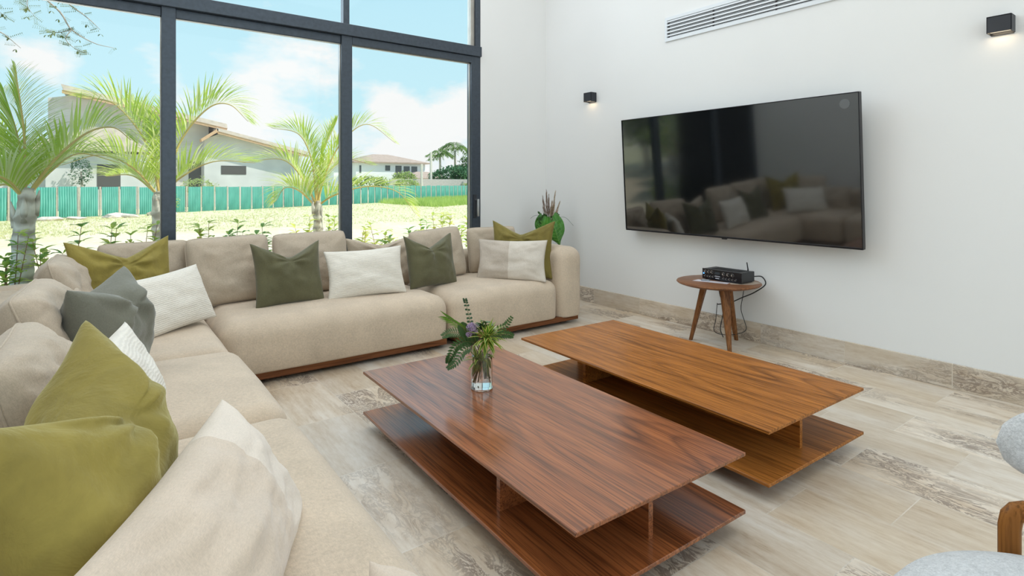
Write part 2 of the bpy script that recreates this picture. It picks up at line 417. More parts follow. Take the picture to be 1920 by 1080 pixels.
# ================================================================== outdoor ground
def build_ground():
    bm = bmesh.new(); xs = [-60+i*2.5 for i in range(90)]
    ys = [5.36, 6, 7, 8, 9, 10, 11, 12, 14, 16, 19, 22, 26, 30, 36, 42, 50, 60, 75, 95, 130, 200, 320]
    def gz(x, y):
        t = min(1, max(0, (y-8)/6)); t = t*t*(3-2*t)
        return -.10-.60*t+noise.noise(Vector((x*.35, y*.35, 0)))*.05*(1 if y > 9 else .4)
    rows = [[bm.verts.new((x, y, gz(x, y))) for x in xs] for y in ys]
    for a, b_ in zip(rows[:-1], rows[1:]):
        for i in range(len(xs)-1): bm.faces.new((a[i], a[i+1], b_[i+1], b_[i]))
    b = MB('dry_grass_and_dirt'); v = b.mapping((1, .45, 1))
    n1 = b.noise(v, .35, 5, .6); n2 = b.noise(b.mapping(), 6, 6, .7)
    grass = b.ramp(n2, [(.35, (.60, .57, .30)), (.6, (.80, .75, .48))])
    dirt = b.ramp(n2, [(.35, (.74, .58, .40)), (.65, (.90, .79, .60))])
    sp = b.n('ShaderNodeSeparateXYZ', {0: b.tc.outputs['Object']})
    # bare earth strip between the planting bed and the field
    near = b.n('ShaderNodeMapRange', {0: sp.outputs[1], 1: 21.0, 2: 31.0, 3: .70, 4: .42}).outputs[0]
    f = b.math('MULTIPLY', b.math('SUBTRACT', near, n1), 9.0, clamp=True)
    b.col(b.mix(f, grass, dirt)); b.set(Roughness=.95); b.bump(n2, .6, .08)
    return struct('ground', bm, b.m, smooth=True)
build_ground()
def ground_z(y):
    t = min(1, max(0, (y-8)/6)); t = t*t*(3-2*t); return -.10-.60*t

def blade(bm, p, d, L_, wd, droop=.4, n=7, fold=.25, up=Vector((0, 0, 1)), margins=False, tip=1.0, mid=.35, mi=0):
    """a leaf blade: start p, direction d, drooping; margins gives the outer strips material 1"""
    d = Vector(d).normalized(); side = d.cross(up)
    side = side.normalized() if side.length > 1e-4 else Vector((1, 0, 0))
    pos = Vector(p); rows = []; dirv = d.copy()
    for i in range(n+1):
        q = i/n
        wq = wd*max(.03, (min(1, q/mid)**.7 if q < mid else (1-((q-mid)/(1-mid))**1.8)))
        nn = side.cross(dirv).normalized()
        cols = (-1, -.55, 0, .55, 1) if margins else (-1, 0, 1)
        rows.append([bm.verts.new(pos+side*wq*c_+nn*abs(c_)*wq*fold) for c_ in cols])
        pos = pos+dirv*(L_/n); dirv = (dirv+Vector((0, 0, -1))*droop/n*1.4).normalized()
    for a_, b_ in zip(rows[:-1], rows[1:]):
        for c_ in range(len(a_)-1):
            f = bm.faces.new((a_[c_], a_[c_+1], b_[c_+1], b_[c_])); f.smooth = True
            f.material_index = mi
            if margins and c_ in (0, 3): f.material_index = 1
# ------------------------------------------------------------------ palms by the window
M_pl = mat_leaf('palm_leaflet', (.32, .50, .04), (.68, .78, .13), .55, .45, 1.2)
M_pl2 = mat_leaf('palm_leaflet_pale', (.62, .66, .26), (.88, .88, .50), .55, .5, 1.2)
M_rachis = plain('palm_rachis', (.55, .42, .12), .5)
def mat_trunk():
    b = MB('palm_trunk'); v = b.mapping((1, 1, 1))
    wv = b.n('ShaderNodeTexWave', {'Vector': v, 'Scale': 2.2, 'Distortion': 9, 'Detail': 3, 'Detail Scale': 1.5}, bands_direction='Z').outputs[1]
    f = b.math('ADD', b.math('MULTIPLY', wv, .45), b.math('MULTIPLY', b.noise(b.mapping((9, 9, 2.5)), 1, 5, .7), .55))
    b.col(b.ramp(f, [(.28, (.36, .31, .25)), (.48, (.52, .47, .40)), (.7, (.68, .63, .55))])); b.set(Roughness=.9); b.bump(f, .6, .02); return b.m
M_trunk = mat_trunk()
def frond(root, pts, rng, Lf=.42, wd=.0115, npair=30, pale=0.0, seed=0):
    """one feather frond along pts; leaflets hang from both sides of the rib"""
    pts = [Vector(p) for p in pts]
    ln = crom(pts, npair); bm = bmesh.new(); n = len(ln)
    for i in range(4, n):
        q = i/(n-1); p = ln[i]; d = (ln[min(n-1, i+1)]-ln[i-1]).normalized()
        upv = Vector((0, 0, 1)); sd = d.cross(upv)
        sd = sd.normalized() if sd.length > .05 else Vector((1, 0, 0))
        nn = sd.cross(d).normalized()
        env = (math.sin(PI*min(1, .18+q*.80))**.6)
        for s in (-1, 1):
            for k in range(2):
                lf = Lf*1.22*env*rng.uniform(.85, 1.12)
                dd = d*(.65+.5*q)+sd*s*(.65-.25*q)+nn*rng.uniform(.50, .72)
                pp = p.lerp(ln[max(0, i-1)], .5*k)
                blade(bm, pp, dd, lf, wd*(1-.35*q)*rng.uniform(.8, 1.1), droop=rng.uniform(.35, .75), n=5, fold=.35, mi=1 if rng.random() < pale else 0)
    obj('frond', bm, [M_pl, M_pl2], root)
    bm = bmesh.new(); tube(bm, ln, [.017*(1-.85*i/(n-1)) for i in range(n)], 6); obj('frond_rib', bm, M_rachis, root, smooth=True)
def palm(label, base, foot_z, r0, fronds, seed, Lf=.42, name='palm_tree', npair=30, pale=.3):
    rng = random.Random(seed); bx_, by_, bz_ = base
    root = setp(empty(name, (bx_, by_, foot_z)), label, 'palm tree', 'young palms outside the window')
    H_ = bz_-foot_z; bm = bmesh.new(); prof = []; nr = 44
    for i in range(nr+1):
        q = i/nr; r = r0*(1.18-.42*q)+(.010 if i % 6 == 0 else 0)+rng.uniform(-.003, .003)
        if q > .86: r *= 1-(q-.86)*1.6
        prof.append((max(.02, r), -.1+q*(H_+.16)))
    lathe(bm, [(0, -.1)]+prof+[(0, H_+.07)], 20)
    for v_ in bm.verts: v_.co += Vector((.02*math.sin(v_.co.z*3+seed), .015*math.cos(v_.co.z*2.3), 0))+noise.noise_vector(v_.co*8)*.007
    obj('trunk', bm, M_trunk, root, smooth=True)
    # old leaf bases that wrap the top of the trunk
    for k in range(4):
        an = k*1.7+seed; bm = bmesh.new(); a = Vector((math.cos(an), math.sin(an), 0)); r = r0*.85
        tube(bm, [a*r*.9+Vector((0, 0, H_-.30+.05*k)), a*r*1.08+Vector((0, 0, H_-.18+.05*k)), a*(r*1.35)+Vector((0, 0, H_-.06+.05*k))], [.030, .026, .005], 8)
        obj('leaf_base', bm, M_trunk, root, smooth=True)
    for k, f in enumerate(fronds):
        frond(root, [Vector(p)-root.location for p in f], rng, Lf=Lf*rng.uniform(.9, 1.1), npair=npair, pale=pale, seed=k)
    return root
palm('leftmost palm outside the window, grey ringed trunk and upright fronds', (-0.532, 6.7, 1.208) , -.12, .088, [
   [(-0.53, 6.7, 1.18), (-0.54, 6.7, 1.76), (-0.59, 6.6, 2.33)],
   [(-0.53, 6.7, 1.18), (-0.6, 6.9, 1.73), (-0.72, 7.1, 2.19)],
   [(-0.53, 6.7, 1.18), (-0.32, 6.65, 1.53), (-0.09, 6.6, 1.78), (0.11, 6.5, 1.84), (0.25, 6.4, 1.72)],
   [(-0.53, 6.7, 1.17), (-0.36, 6.9, 1.43), (-0.15, 7.1, 1.61), (0.19, 7.3, 1.53)],
   [(-0.54, 6.7, 1.18), (-0.65, 6.5, 1.35), (-0.85, 6.3, 1.41)],
   [(-0.54, 6.7, 1.18), (-0.69, 7.0, 1.58), (-0.94, 7.2, 1.78)],
   [(-0.54, 6.7, 1.18), (-0.71, 7.1, 1.3), (-0.98, 7.5, 1.18)]], 3, Lf=.40, pale=.35)
palm('palm half hidden behind the left window mullion, fronds arching both ways', (0.639, 8.4, 1.15), -.2, .095, [
   [(0.63, 8.4, 1.17), (0.49, 8.4, 1.81), (0.16, 8.3, 2.27), (-0.17, 8.2, 2.3)],
   [(0.63, 8.4, 1.17), (0.56, 8.5, 1.85), (0.31, 8.7, 2.37)],
   [(0.62, 8.4, 1.15), (0.34, 8.2, 1.5), (0.03, 8.0, 1.64), (-0.32, 7.8, 1.51)],
   [(0.65, 8.4, 1.19), (0.87, 8.4, 1.88), (1.16, 8.3, 2.3), (1.4, 8.2, 2.36), (1.61, 8.1, 2.14)],
   [(0.66, 8.4, 1.14), (0.82, 8.2, 1.37), (1.18, 8.0, 1.59), (1.64, 7.8, 1.58)],
   [(0.65, 8.4, 1.19), (0.7, 8.4, 1.82), (0.8, 8.4, 2.37)],
   [(0.63, 8.4, 1.15), (0.37, 8.8, 1.41), (0.09, 9.2, 1.41)]], 7, Lf=.46, pale=.25)
palm('small palm seen through the middle pane, one frond crossing into the right pane', (2.794, 9.0, 0.978), -.25, .078, [
   [(2.79, 9.0, 0.97), (2.57, 8.9, 1.35), (2.23, 8.8, 1.67), (1.66, 8.7, 1.61)],
   [(2.79, 9.0, 0.97), (2.72, 9.0, 1.65), (2.52, 9.0, 2.08), (2.11, 9.0, 2.16)],
   [(2.8, 9.0, 0.97), (2.95, 9.0, 1.52), (3.23, 9.0, 2.03), (3.6, 8.9, 2.3), (4.05, 8.8, 2.0)],
   [(2.82, 9.0, 0.97), (3.03, 8.8, 1.14), (3.48, 8.6, 1.27), (3.9, 8.4, 1.18), (4.18, 8.3, 0.81)],
   [(2.76, 9.0, 0.97), (2.5, 8.9, 1.2), (2.26, 8.8, 1.25), (2.13, 8.8, 1.05)],
   [(2.79, 9.0, 0.97), (2.89, 9.1, 1.7), (3.19, 9.2, 2.37)],
   [(2.79, 9.0, 0.97), (3.06, 9.4, 1.44), (3.57, 9.8, 1.74), (4.15, 10.0, 1.66)]], 11, Lf=.42, pale=.35)

# ------------------------------------------------------------------ garden plants in the bed under the window
M_sh = [mat_leaf('shrub_leaf', (.36, .52, .07), (.66, .76, .18), .5, .45, 9), mat_leaf('shrub_leaf_light', (.60, .66, .14), (.84, .82, .30), .55, .45, 9), mat_leaf('shrub_leaf_dark', (.18, .36, .07), (.38, .56, .15), .45, .4, 9)]
M_twig = plain('red_brown_twig', (.28, .13, .07), .8)
def shrub(label, x, y, ztop, seed, m=0, spread=.22, nst=4, big=1.0):
    rng = random.Random(seed); gz = ground_z(y); root = setp(empty('garden_shrub', (x, y, gz)), label, 'shrub', 'young shrubs in the bed outside the window')
    H_ = ztop-gz+.07; lb = bmesh.new(); sb = bmesh.new()
    for s in range(nst):
        an = rng.uniform(0, 2*PI); sp = spread*rng.uniform(.2, 1); tip = Vector((math.cos(an)*sp, math.sin(an)*sp, H_*rng.uniform(.72, 1.0) if s else H_))
        pts = crom([(0, 0, -.02), tip*.5+Vector((rng.uniform(-.03, .03), rng.uniform(-.03, .03), .02)), tip], 12); tube(sb, pts, [.006-.0003*i for i in range(13)], 5)
        for i in range(4, 13):
            for k in range(3):
                a2 = rng.uniform(0, 2*PI); d = Vector((math.cos(a2), math.sin(a2), rng.uniform(.1, .9)))
                blade(lb, pts[i], d, rng.uniform(.085, .15)*big, rng.uniform(.019, .030)*big, droop=.5, n=4, fold=.3, mid=.45, mi=rng.choice((0, 0, 1, 2)) if m == 0 else rng.choice((m, m, 0)))
    obj('foliage', lb, M_sh, root); obj('stem', sb, M_twig, root, smooth=True)
shr = [(-0.62, 6.2, .80, 0, .22, 5, 'leafy shrub at the far left edge of the window, in front of the leftmost palm'),
 (-0.385, 6.3, .74, 0, .2, 4, 'shrub just right of the leftmost palm trunk'),
 (-0.19, 6.4, .84, 2, .16, 3, 'thin red-stemmed shrub between the leftmost palm and the olive velvet cushion'),
 (0.02, 6.6, .80, 0, .22, 4, 'shrub behind the olive velvet cushion in the sofa corner'),
 (0.28, 6.6, .83, 1, .22, 4, 'yellowish shrub left of the left window mullion'),
 (0.93, 7.0, .80, 1, .15, 3, 'open pale shrub standing left of the middle pane, over the beige cushions'),
 (1.30, 7.0, .80, 2, .26, 6, 'wide green shrub behind the sage green cushion in the middle pane'),
 (1.50, 6.7, .74, 2, .2, 4, 'low dark green shrub beside the wide green one in the middle pane'),
 (2.30, 7.9, .78, 1, .14, 3, 'thin shrub left of the small palm trunk'),
 (2.90, 8.6, .72, 0, .18, 3, 'sparse shrub right of the small palm trunk'),
 (2.60, 6.8, .66, 1, .22, 5, 'bright shrub directly right of the right window mullion'),
 (2.80, 6.4, .58, 0, .2, 4, 'low shrub at the foot of the right mullion'),
 (3.05, 7.0, .70, 1, .24, 5, 'yellow-green shrub in the right pane behind the second sage cushion'),
 (3.25, 6.5, .60, 0, .2, 4, 'low leafy shrub in the middle of the right pane'),
 (3.62, 7.0, .72, 2, .2, 5, 'greener shrub at the centre right of the right pane'),
 (3.80, 6.5, .66, 0, .22, 5, 'shrub in the right pane near the window jamb'),
 (4.17, 7.4, .78, 1, .2, 5, 'tall yellow-green shrub near the window jamb'),
 (4.45, 7.1, .70, 0, .18, 4, 'shrub partly cut by the window jamb'),
 (-0.02, 5.9, .55, 2, .2, 4, 'low dark shrub tight under the left pane'),
 (0.62, 6.1, .62, 0, .16, 4, 'shrub showing in the gap beside the left mullion between two back cushions')]
for i, (x, y, zt, m, sp, ns, lab) in enumerate(shr): shrub(lab, x, y, zt, 100+i, m, sp, ns)

# ------------------------------------------------------------------ tree with overhanging branches left of the palms
M_bark = plain('grey_bark', (.42, .36, .30), .9); M_tl = mat_leaf('fine_tree_leaf', (.12, .17, .05), (.34, .38, .14), .4)
tr = setp(empty('overhanging_tree', (-4.2, 8.6, ground_z(8.6))), 'tree outside whose thin twigs hang into the upper left of the window', 'tree')
def TV(x, y, z): return Vector((x+4.2, y-8.6, z-ground_z(8.6)))
bm = bmesh.new(); tube(bm, crom([TV(-4.2, 8.6, -.3), TV(-4.1, 8.6, 1.5), TV(-3.7, 8.5, 3.2), TV(-2.8, 8.4, 4.4)], 16), [.22-.007*i for i in range(17)], 12); obj('trunk', bm, M_bark, tr, smooth=True)
rng = random.Random(9)
brs = [[(-2.8, 8.4, 4.4), (-1.7, 8.2, 4.1), (-.95, 8.1, 3.65), (-.58, 8.0, 3.42), (-.35, 8, 3.23), (-.24, 8, 3.04), (-.04, 8, 2.92), (.15, 8, 2.89)],
       [(-2.8, 8.4, 4.4), (-2.0, 8.2, 3.9), (-1.3, 8.1, 3.2), (-1.08, 8, 2.99), (-.84, 8, 2.92), (-.67, 8, 2.77)],
       [(-2.8, 8.4, 4.4), (-1.9, 8.3, 4.6), (-1.2, 8.2, 4.2), (-.6, 8.1, 3.75), (-.35, 8.0, 3.4), (-.1, 8, 3.2), (.02, 8, 3.08)],
       [(-.24, 8, 3.04), (-.29, 8, 2.93), (-.22, 8, 2.84), (-.10, 8, 2.79)],
       [(-.24, 8, 3.04), (-.36, 8.05, 3.0), (-.45, 8.05, 3.02)],
       [(-1.3, 8.1, 3.2), (-1.1, 8.0, 3.2), (-.92, 8.0, 3.18), (-.80, 8, 3.10)],
       [(-.58, 8, 3.42), (-.62, 8, 3.25), (-.55, 8, 3.12)]]
for bi, b_ in enumerate(brs):
    pts = crom([TV(*p) for p in b_], 26); bm = bmesh.new()
    r0 = .05 if bi < 3 else .007
    if bi < 3: rad = [.006+.06*(1-min(1, i/15))**1.5 if i < 15 else .0095*(1-(i-15)/14) for i in range(27)]
    else: rad = [.006-.00018*i for i in range(27)]
    tube(bm, pts, rad, 6); br_ = obj('branch', bm, M_bark, tr, smooth=True)
    lb = bmesh.new()
    for i in range(12 if bi < 3 else 4, 27):
        for k in range(2 if bi < 3 else 2):
            a = rng.uniform(0, 2*PI); d = Vector((math.cos(a), math.sin(a)*.5, rng.uniform(-.7, .5))).normalized(); p = pts[i]
            if rng.random() < .45: continue
            # feathery compound leaf: short rib with tiny leaflets
            Lr = rng.uniform(.06, .13)
            for j in range(7):
                q = p+d*Lr*(j+1)/7; sd = d.cross(Vector((0, 1, .2))).normalized()
                for s in (-1, 1): blade(lb, q, d*.5+sd*s, .020, .0045, droop=.2, n=2)
        if rng.random() < .30:
            q = pts[i]+Vector((rng.uniform(-.05, .05), 0, rng.uniform(-.07, 0)))
            for j in range(3): blade(lb, q, Vector((rng.uniform(-1, 1), .2, -.6)), .04, .010, n=3, mid=.5)
    if len(lb.verts): obj('foliage', lb, M_tl, br_)
bm = bmesh.new()
for i in range(2600):
    v_ = Vector((rng.gauss(0, 1), rng.gauss(0, 1), rng.gauss(0, 1))).normalized()*rng.uniform(.5, 1)**.5
    blade(bm, TV(-3.6, 9.4, 5.6)+Vector((v_.x*1.9, v_.y*1.9, v_.z*1.1)), Vector((rng.uniform(-1, 1), rng.uniform(-1, 1), rng.uniform(-1, .4))), .16, .04, n=2)
obj('crown', bm, M_tl, tr)

# ------------------------------------------------------------------ grass
def tufts(name, label, n, xr, yf, hh, m, seed):
    rng = random.Random(seed); bm = bmesh.new()
    for i in range(n):
        x, y = yf(rng); z = ground_z(y)-.03; h_ = hh*rng.uniform(.5, 1.2)
        for k in range(3):
            a = rng.uniform(0, 2*PI); d = Vector((math.cos(a)*.35, math.sin(a)*.35, 1)); sd = Vector((-math.sin(a), math.cos(a), 0))*.010*(1+y/60)
            p = Vector((x+rng.uniform(-.05, .05), y+rng.uniform(-.05, .05), z)); q = p+d*h_
            bm.faces.new((bm.verts.new(p-sd), bm.verts.new(p+sd), bm.verts.new(q)))
    return setp(obj(name, bm, m), label, 'grass', kind='stuff')
M_g1 = mat_leaf('grass_blade_dry', (.58, .56, .27), (.78, .74, .44), .4, .8, .5); M_g2 = mat_leaf('grass_blade_green', (.34, .50, .10), (.58, .70, .22), .5, .7, .5)
tufts('dry_grass', 'short dry grass growing all over the field outside', 17000, None, lambda r: (lambda x, a: (x, 27.5+(41+(x+4.3)*.583-28)*a))(-5+50*r.random()**1.25, r.random()), .11, M_g1, 1)
tufts('tall_grass', 'taller fresh green grass in front of the right part of the green fence', 9000, None, lambda r: (lambda x: (x, 41+(x+4.3)*.583-r.uniform(.6, 14)))(r.uniform(24, 50)), .62, M_g2, 2)
# stones and rubble along the fence foot on the left
M_rub = plain('pale_rubble', (.62, .54, .46), .9, var=.25)
for i, (x, y, s) in enumerate([(-2.2, 40.2, .35), (-1.0, 40.8, .28), (.9, 41.2, .45), (1.6, 41.0, .3), (3.4, 43.0, .5)]):
    bm = bmesh.new(); bmesh.ops.create_icosphere(bm, subdivisions=2, radius=s)
    for v_ in bm.verts: v_.co = Vector((v_.co.x*1.8, v_.co.y, v_.co.z*.5))+noise.noise_vector(v_.co*2.5+Vector((i, 0, 0)))*s*.5
    setp(obj('rubble_stone', bm, M_rub, loc=(x, y, -.66)), ['flat pale rubble stone at the fence foot, far left', 'small pale stone at the fence foot near the far left one', 'larger pale stone below the fence in the left pane', 'small stone right of the larger pale one', 'reddish pale rubble lump nearest the left mullion'][i], 'stone', 'rubble at the foot of the green fence')

# ------------------------------------------------------------------ green corrugated fence
b = MB('green_corrugated_sheet'); n_ = b.noise(b.mapping((1, 1, .4)), 2.5, 4)
b.col(b.ramp(n_, [(.3, (.06, .29, .22)), (.7, (.12, .42, .33))])); b.set(Roughness=.5); M_fence = b.m
M_post = plain('weathered_post', (.50, .45, .36), .9)
A0, B0 = Vector((-4.289, 41.014, -.7)), Vector((43.056, 68.613, -.7)); dv = (B0-A0); LL = dv.length; dv.normalize()
fence = setp(empty('corrugated_fence', A0, math.atan2(dv.y, dv.x)), 'long fence of upright green corrugated metal sheets crossing the field', 'fence')
bm = bmesh.new(); PW = .98; nc = 60; cols = []
for i in range(nc+1):
    x = PW*i/nc; y = .045*math.sin(2*PI*7.5*i/nc)
    cols.append((bm.verts.new((x, y, .02)), bm.verts.new((x, y, 1.84)), bm.verts.new((x, y+.006, .02)), bm.verts.new((x, y+.006, 1.84))))
for a, c_ in zip(cols[:-1], cols[1:]):
    f = bm.faces.new((a[0], c_[0], c_[1], a[1])); f.smooth = True; f = bm.faces.new((a[2], a[3], c_[3], c_[2])); f.smooth = True
    bm.faces.new((a[1], c_[1], c_[3], a[3]))
sheet0 = obj('metal_sheet', bm, M_fence, fence)
bm = bmesh.new(); box(bm, -.05, .05, .05, .13, -.1, 1.86, .01, 1); post0 = obj('post', bm, M_post, fence)
rng = random.Random(4); x = -7.5; first = True
while x < LL+9:
    s = sheet0 if first else sheet0.copy(); p = post0 if first else post0.copy()
    if not first: C.objects.link(s); C.objects.link(p); s.parent = fence; p.parent = fence
    s.location = (x, rng.uniform(-.02, .02), rng.uniform(-.03, .05)); s.rotation_euler = (0, rng.uniform(-.012, .012), 0); p.location = (x-.06, 0, rng.uniform(-.04, .03))
    first = False; x += PW+rng.uniform(.12, .24)
# ------------------------------------------------------------------ houses
M_block = MB('grey_blockwork'); v_ = M_block.mapping(); sp_ = M_block.n('ShaderNodeSeparateXYZ', {0: M_block.tc.outputs['Object']})
cv_ = M_block.n('ShaderNodeCombineXYZ', {0: sp_.outputs[0], 1: sp_.outputs[2]}).outputs[0]
br_ = M_block.n('ShaderNodeTexBrick', {'Vector': cv_, 'Color1': (.56, .53, .49, 1), 'Color2': (.66, .64, .60, 1), 'Mortar': (.60, .58, .54, 1), 'Scale': 1.0, 'Mortar Size': .03, 'Brick Width': .9, 'Row Height': .42})
M_block.col(M_block.mix(.35, br_.outputs[0], M_block.ramp(M_block.noise(v_, .8, 5), [(.3, (.50, .46, .41)), (.7, (.74, .72, .68))]))); M_block.set(Roughness=.95); M_block = M_block.m
M_render = plain('raw_cement_render', (.62, .62, .61), .95, var=.12, vs_=.6)
M_rtile = plain('pale_brown_roof_tile', (.62, .52, .45), .9, var=.15, vs_=2.5)
M_eave = plain('raw_timber_eave', (.62, .40, .24), .9)
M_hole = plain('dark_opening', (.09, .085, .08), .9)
K = 56/46
def hz(z): return 1.3+(z-1.3)*K
hs = setp(empty('unfinished_house', (4, 56, -.7)), 'unfinished grey block house with sloping roofs and dark openings behind the fence', 'building')
def hp(name, poly, y0, y1, m, lab=None):
    bm = bmesh.new(); prism(bm, [(x*K-4, hz(z)+.7) for x, z in poly], y0, y1); o = obj(name, bm, m, hs)
    if lab: o['label'] = lab
    return o
hp('wall', [(-2.6, -.4), (6.6, -.4), (6.6, 5.6), (-1.2, 7.2), (-2.6, 6.9)], 1.0, 14, M_block, 'tall grey blockwork wall')
hp('wall', [(6.2, -.4), (12.9, -.4), (12.9, 3.75), (7.2, 5.05), (6.2, 4.6)], 0.0, 12, M_render, 'pale rendered wall with a long window slit')
hp('wall', [(-7.5, -.4), (-2.6, -.4), (-2.6, 4.3), (-7.5, 4.3)], 2.0, 13, M_render)
hp('wall', [(-2.6, -.4), (4.2, -.4), (4.2, 3.3), (-2.6, 3.3)], -1.6, 1.0, M_render, 'lower pale rendered wall with a dark doorway')
hp('roof', [(-1.9, 7.68), (-1.75, 7.30), (7.65, 5.42), (7.6, 5.75)], -.6, 15, M_rtile)
hp('eave_board', [(-1.85, 7.32), (-1.85, 7.12), (7.6, 5.26), (7.65, 5.43)], -.55, -.35, M_eave, 'raw orange timber eave board')
hp('roof', [(6.9, 5.42), (6.95, 5.17), (13.4, 3.62), (13.4, 3.9)], -.9, 13, M_rtile)
hp('eave_board', [(6.95, 5.18), (6.97, 5.0), (13.35, 3.47), (13.4, 3.62)], -.85, -.65, M_eave, 'raw orange timber eave board')
hp('roof', [(5.9, 4.55), (5.95, 4.35), (7.0, 5.12), (7.0, 5.38)], -.9, 0.2, M_eave)
hp('roof', [(-.4, 4.95), (-3.2, 3.7), (-3.2, 3.45), (2.6, 3.45), (2.6, 3.7), (1.0, 4.95)], -2.2, 1.0, M_rtile, 'lower pale tiled roof slope')
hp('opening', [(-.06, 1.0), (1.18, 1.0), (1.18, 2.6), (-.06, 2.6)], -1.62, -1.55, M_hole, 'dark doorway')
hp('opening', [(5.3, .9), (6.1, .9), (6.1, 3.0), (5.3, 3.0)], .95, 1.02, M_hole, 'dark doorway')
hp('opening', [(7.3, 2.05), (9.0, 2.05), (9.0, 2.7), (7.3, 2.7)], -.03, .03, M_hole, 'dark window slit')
# white house with brown hip roof, far away
M_wh = plain('white_house_wall', (.80, .82, .84), .9, var=.03); M_br = plain('brown_roof_tile', (.42, .32, .26), .9, var=.12, vs_=2); M_rd = plain('red_roof_tile', (.62, .32, .22), .9, var=.12, vs_=2); M_win = plain('house_window_dark', (.12, .13, .14), .3)
def hip(bm, x0, x1, y0, y1, z0, z1, o_=.8):
    x0 -= o_; x1 += o_; y0 -= o_; y1 += o_; hh = (y1-y0)/2; ins = min(hh, (x1-x0)/2-.2)
    a = [bm.verts.new(p) for p in ((x0, y0, z0), (x1, y0, z0), (x1, y1, z0), (x0, y1, z0), (x0, y0, z0-.25), (x1, y0, z0-.25), (x1, y1, z0-.25), (x0, y1, z0-.25))]
    r0, r1 = bm.verts.new((x0+ins, (y0+y1)/2, z1)), bm.verts.new((x1-ins, (y0+y1)/2, z1))
    for f in ((a[0], a[1], r1, r0), (a[1], a[2], r1), (a[2], a[3], r0, r1), (a[3], a[0], r0), (a[4], a[5], a[1], a[0]), (a[5], a[6], a[2], a[1]), (a[6], a[7], a[3], a[2]), (a[7], a[4], a[0], a[3]), (a[7], a[6], a[5], a[4])): bm.faces.new(f)
h2 = setp(empty('white_house', (50, 112, -.7)), 'distant two storey white house with brown hipped roof seen through the right pane', 'building')
def wp(name, *d, m=M_wh): return obj(name, bx(*d), m, h2)
wp('wall', -8.0, 7.6, -2, 10, 0, 6.6); wp('wall', -11.5, -8.0, 1, 9, 0, 6.4); wp('wall', 7.6, 10.5, 2, 9, 0, 5.9)
bm = bmesh.new(); hip(bm, -8, 7.6, -2, 10, 6.7, 8.6); obj('roof', bm, M_br, h2)
bm = bmesh.new(); hip(bm, -12, -6, 1, 9, 6.55, 7.9); obj('roof', bm, M_br, h2)
bm = bmesh.new(); hip(bm, 0.5, 9.0, -9, -3, 3.3, 4.7); obj('roof', bm, M_br, h2)
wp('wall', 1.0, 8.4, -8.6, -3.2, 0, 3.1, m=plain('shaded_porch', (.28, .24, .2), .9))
for d in ((-1.7, -.6, 4.9, 6.0), (.6, 2.0, 3.0, 6.0), (2.5, 3.9, 3.4, 5.9), (4.3, 5.7, 3.2, 5.9), (-10.6, -10.0, 4.4, 6.0), (-7.3, -6.9, 4.4, 5.9)):
    wp('window', d[0], d[1], -2.05, -1.95, d[2], d[3], m=M_win)
h3 = setp(empty('red_roofed_house', (46.0, 129, -.7)), 'distant small house with a red tiled roof behind the right mullion', 'building')
obj('wall', bx(-4.5, 4, -2, 7, 0, 5.2), M_wh, h3); bm = bmesh.new(); hip(bm, -4.5, 4, -2, 7, 5.3, 7.8); obj('roof', bm, M_rd, h3)
for x in (-3.4, -1, 2): obj('window', bx(x, x+.9, -2.05, -1.95, 3.2, 4.3), M_win, h3)
setp(obj('boundary_wall', bx(33.5, 60, 74.6, 75, -.8, 2.1, .02, 1), plain('grey_boundary_concrete', (.50, .47, .44), .95, var=.15)), 'low grey concrete boundary wall behind the right part of the fence', 'wall')
for i, (x, y, z1, lab) in enumerate(((38.2, 74, 4.3, 'pale concrete post left of the far palms'), (40.6, 75.6, 6.2, 'taller thin pale post behind the boundary wall'), (46.6, 73.8, 3.3, 'short pale post below the far palms'))):
    setp(obj('concrete_post', bx(-.14, .14, -.14, .14, 0, z1+.7, .02, 1), plain('post_concrete_'+'abc'[i], (.66, .62, .55), .9), loc=(x, y, -.7)), lab, 'post')
# foliage masses behind the fence, each with its own crown and trunk
M_fol = [mat_leaf('far_leaf_mid', (.10, .20, .05), (.28, .40, .12), .35, .7, .4), mat_leaf('far_leaf_dark', (.045, .13, .06), (.10, .24, .10), .3, .7, .4), mat_leaf('far_leaf_light', (.28, .40, .12), (.55, .62, .26), .4, .7, .4)]
def bush(label, x, y, rx, rz, zc, n, m, leaf=.35, trunk=True, seed=0):
    rng = random.Random(seed); r = setp(empty('bush', (x, y, -.7)), label, 'bush', 'trees and bushes beyond the fence'); bm = bmesh.new()
    for i in range(n):
        v_ = Vector((rng.gauss(0, 1), rng.gauss(0, 1), rng.gauss(0, 1))).normalized()*rng.uniform(.4, 1)**.4
        f_ = 1+.35*noise.noise(v_*2.2+Vector((seed, 0, 0)))
        blade(bm, Vector((v_.x*rx*f_, v_.y*rx*.7*f_, zc+v_.z*rz*f_)), Vector((rng.uniform(-1, 1), rng.uniform(-1, 1), rng.uniform(-.4, 1))), leaf*rng.uniform(.6, 1.2), leaf*.28, n=2, mi=0)
    obj('crown', bm, M_fol[m], r)
    bm = bmesh.new(); tube(bm, [(0, 0, -.1), (.1, 0, zc*.5), (0, 0, zc)], [.14, .10, .05], 7); obj('trunk', bm, M_bark, r)
bush('dark green trees in the middle of the far group, beside the white house', 50.5, 86, 4.2, 2.1, 3.0, 2600, 1, .6, seed=1)
bush('dark tree mass under the far palms', 56.0, 88, 4.6, 2.3, 3.1, 2600, 1, .6, seed=2)
bush('dark green tree at the right edge of the window, beyond the fence', 58.6, 91, 3.6, 4.6, 4.6, 2600, 0, .6, seed=3)
bush('light green creeper clump on the boundary wall at the right', 46.0, 70.8, 2.2, .75, 1.9, 1200, 2, .35, seed=4)
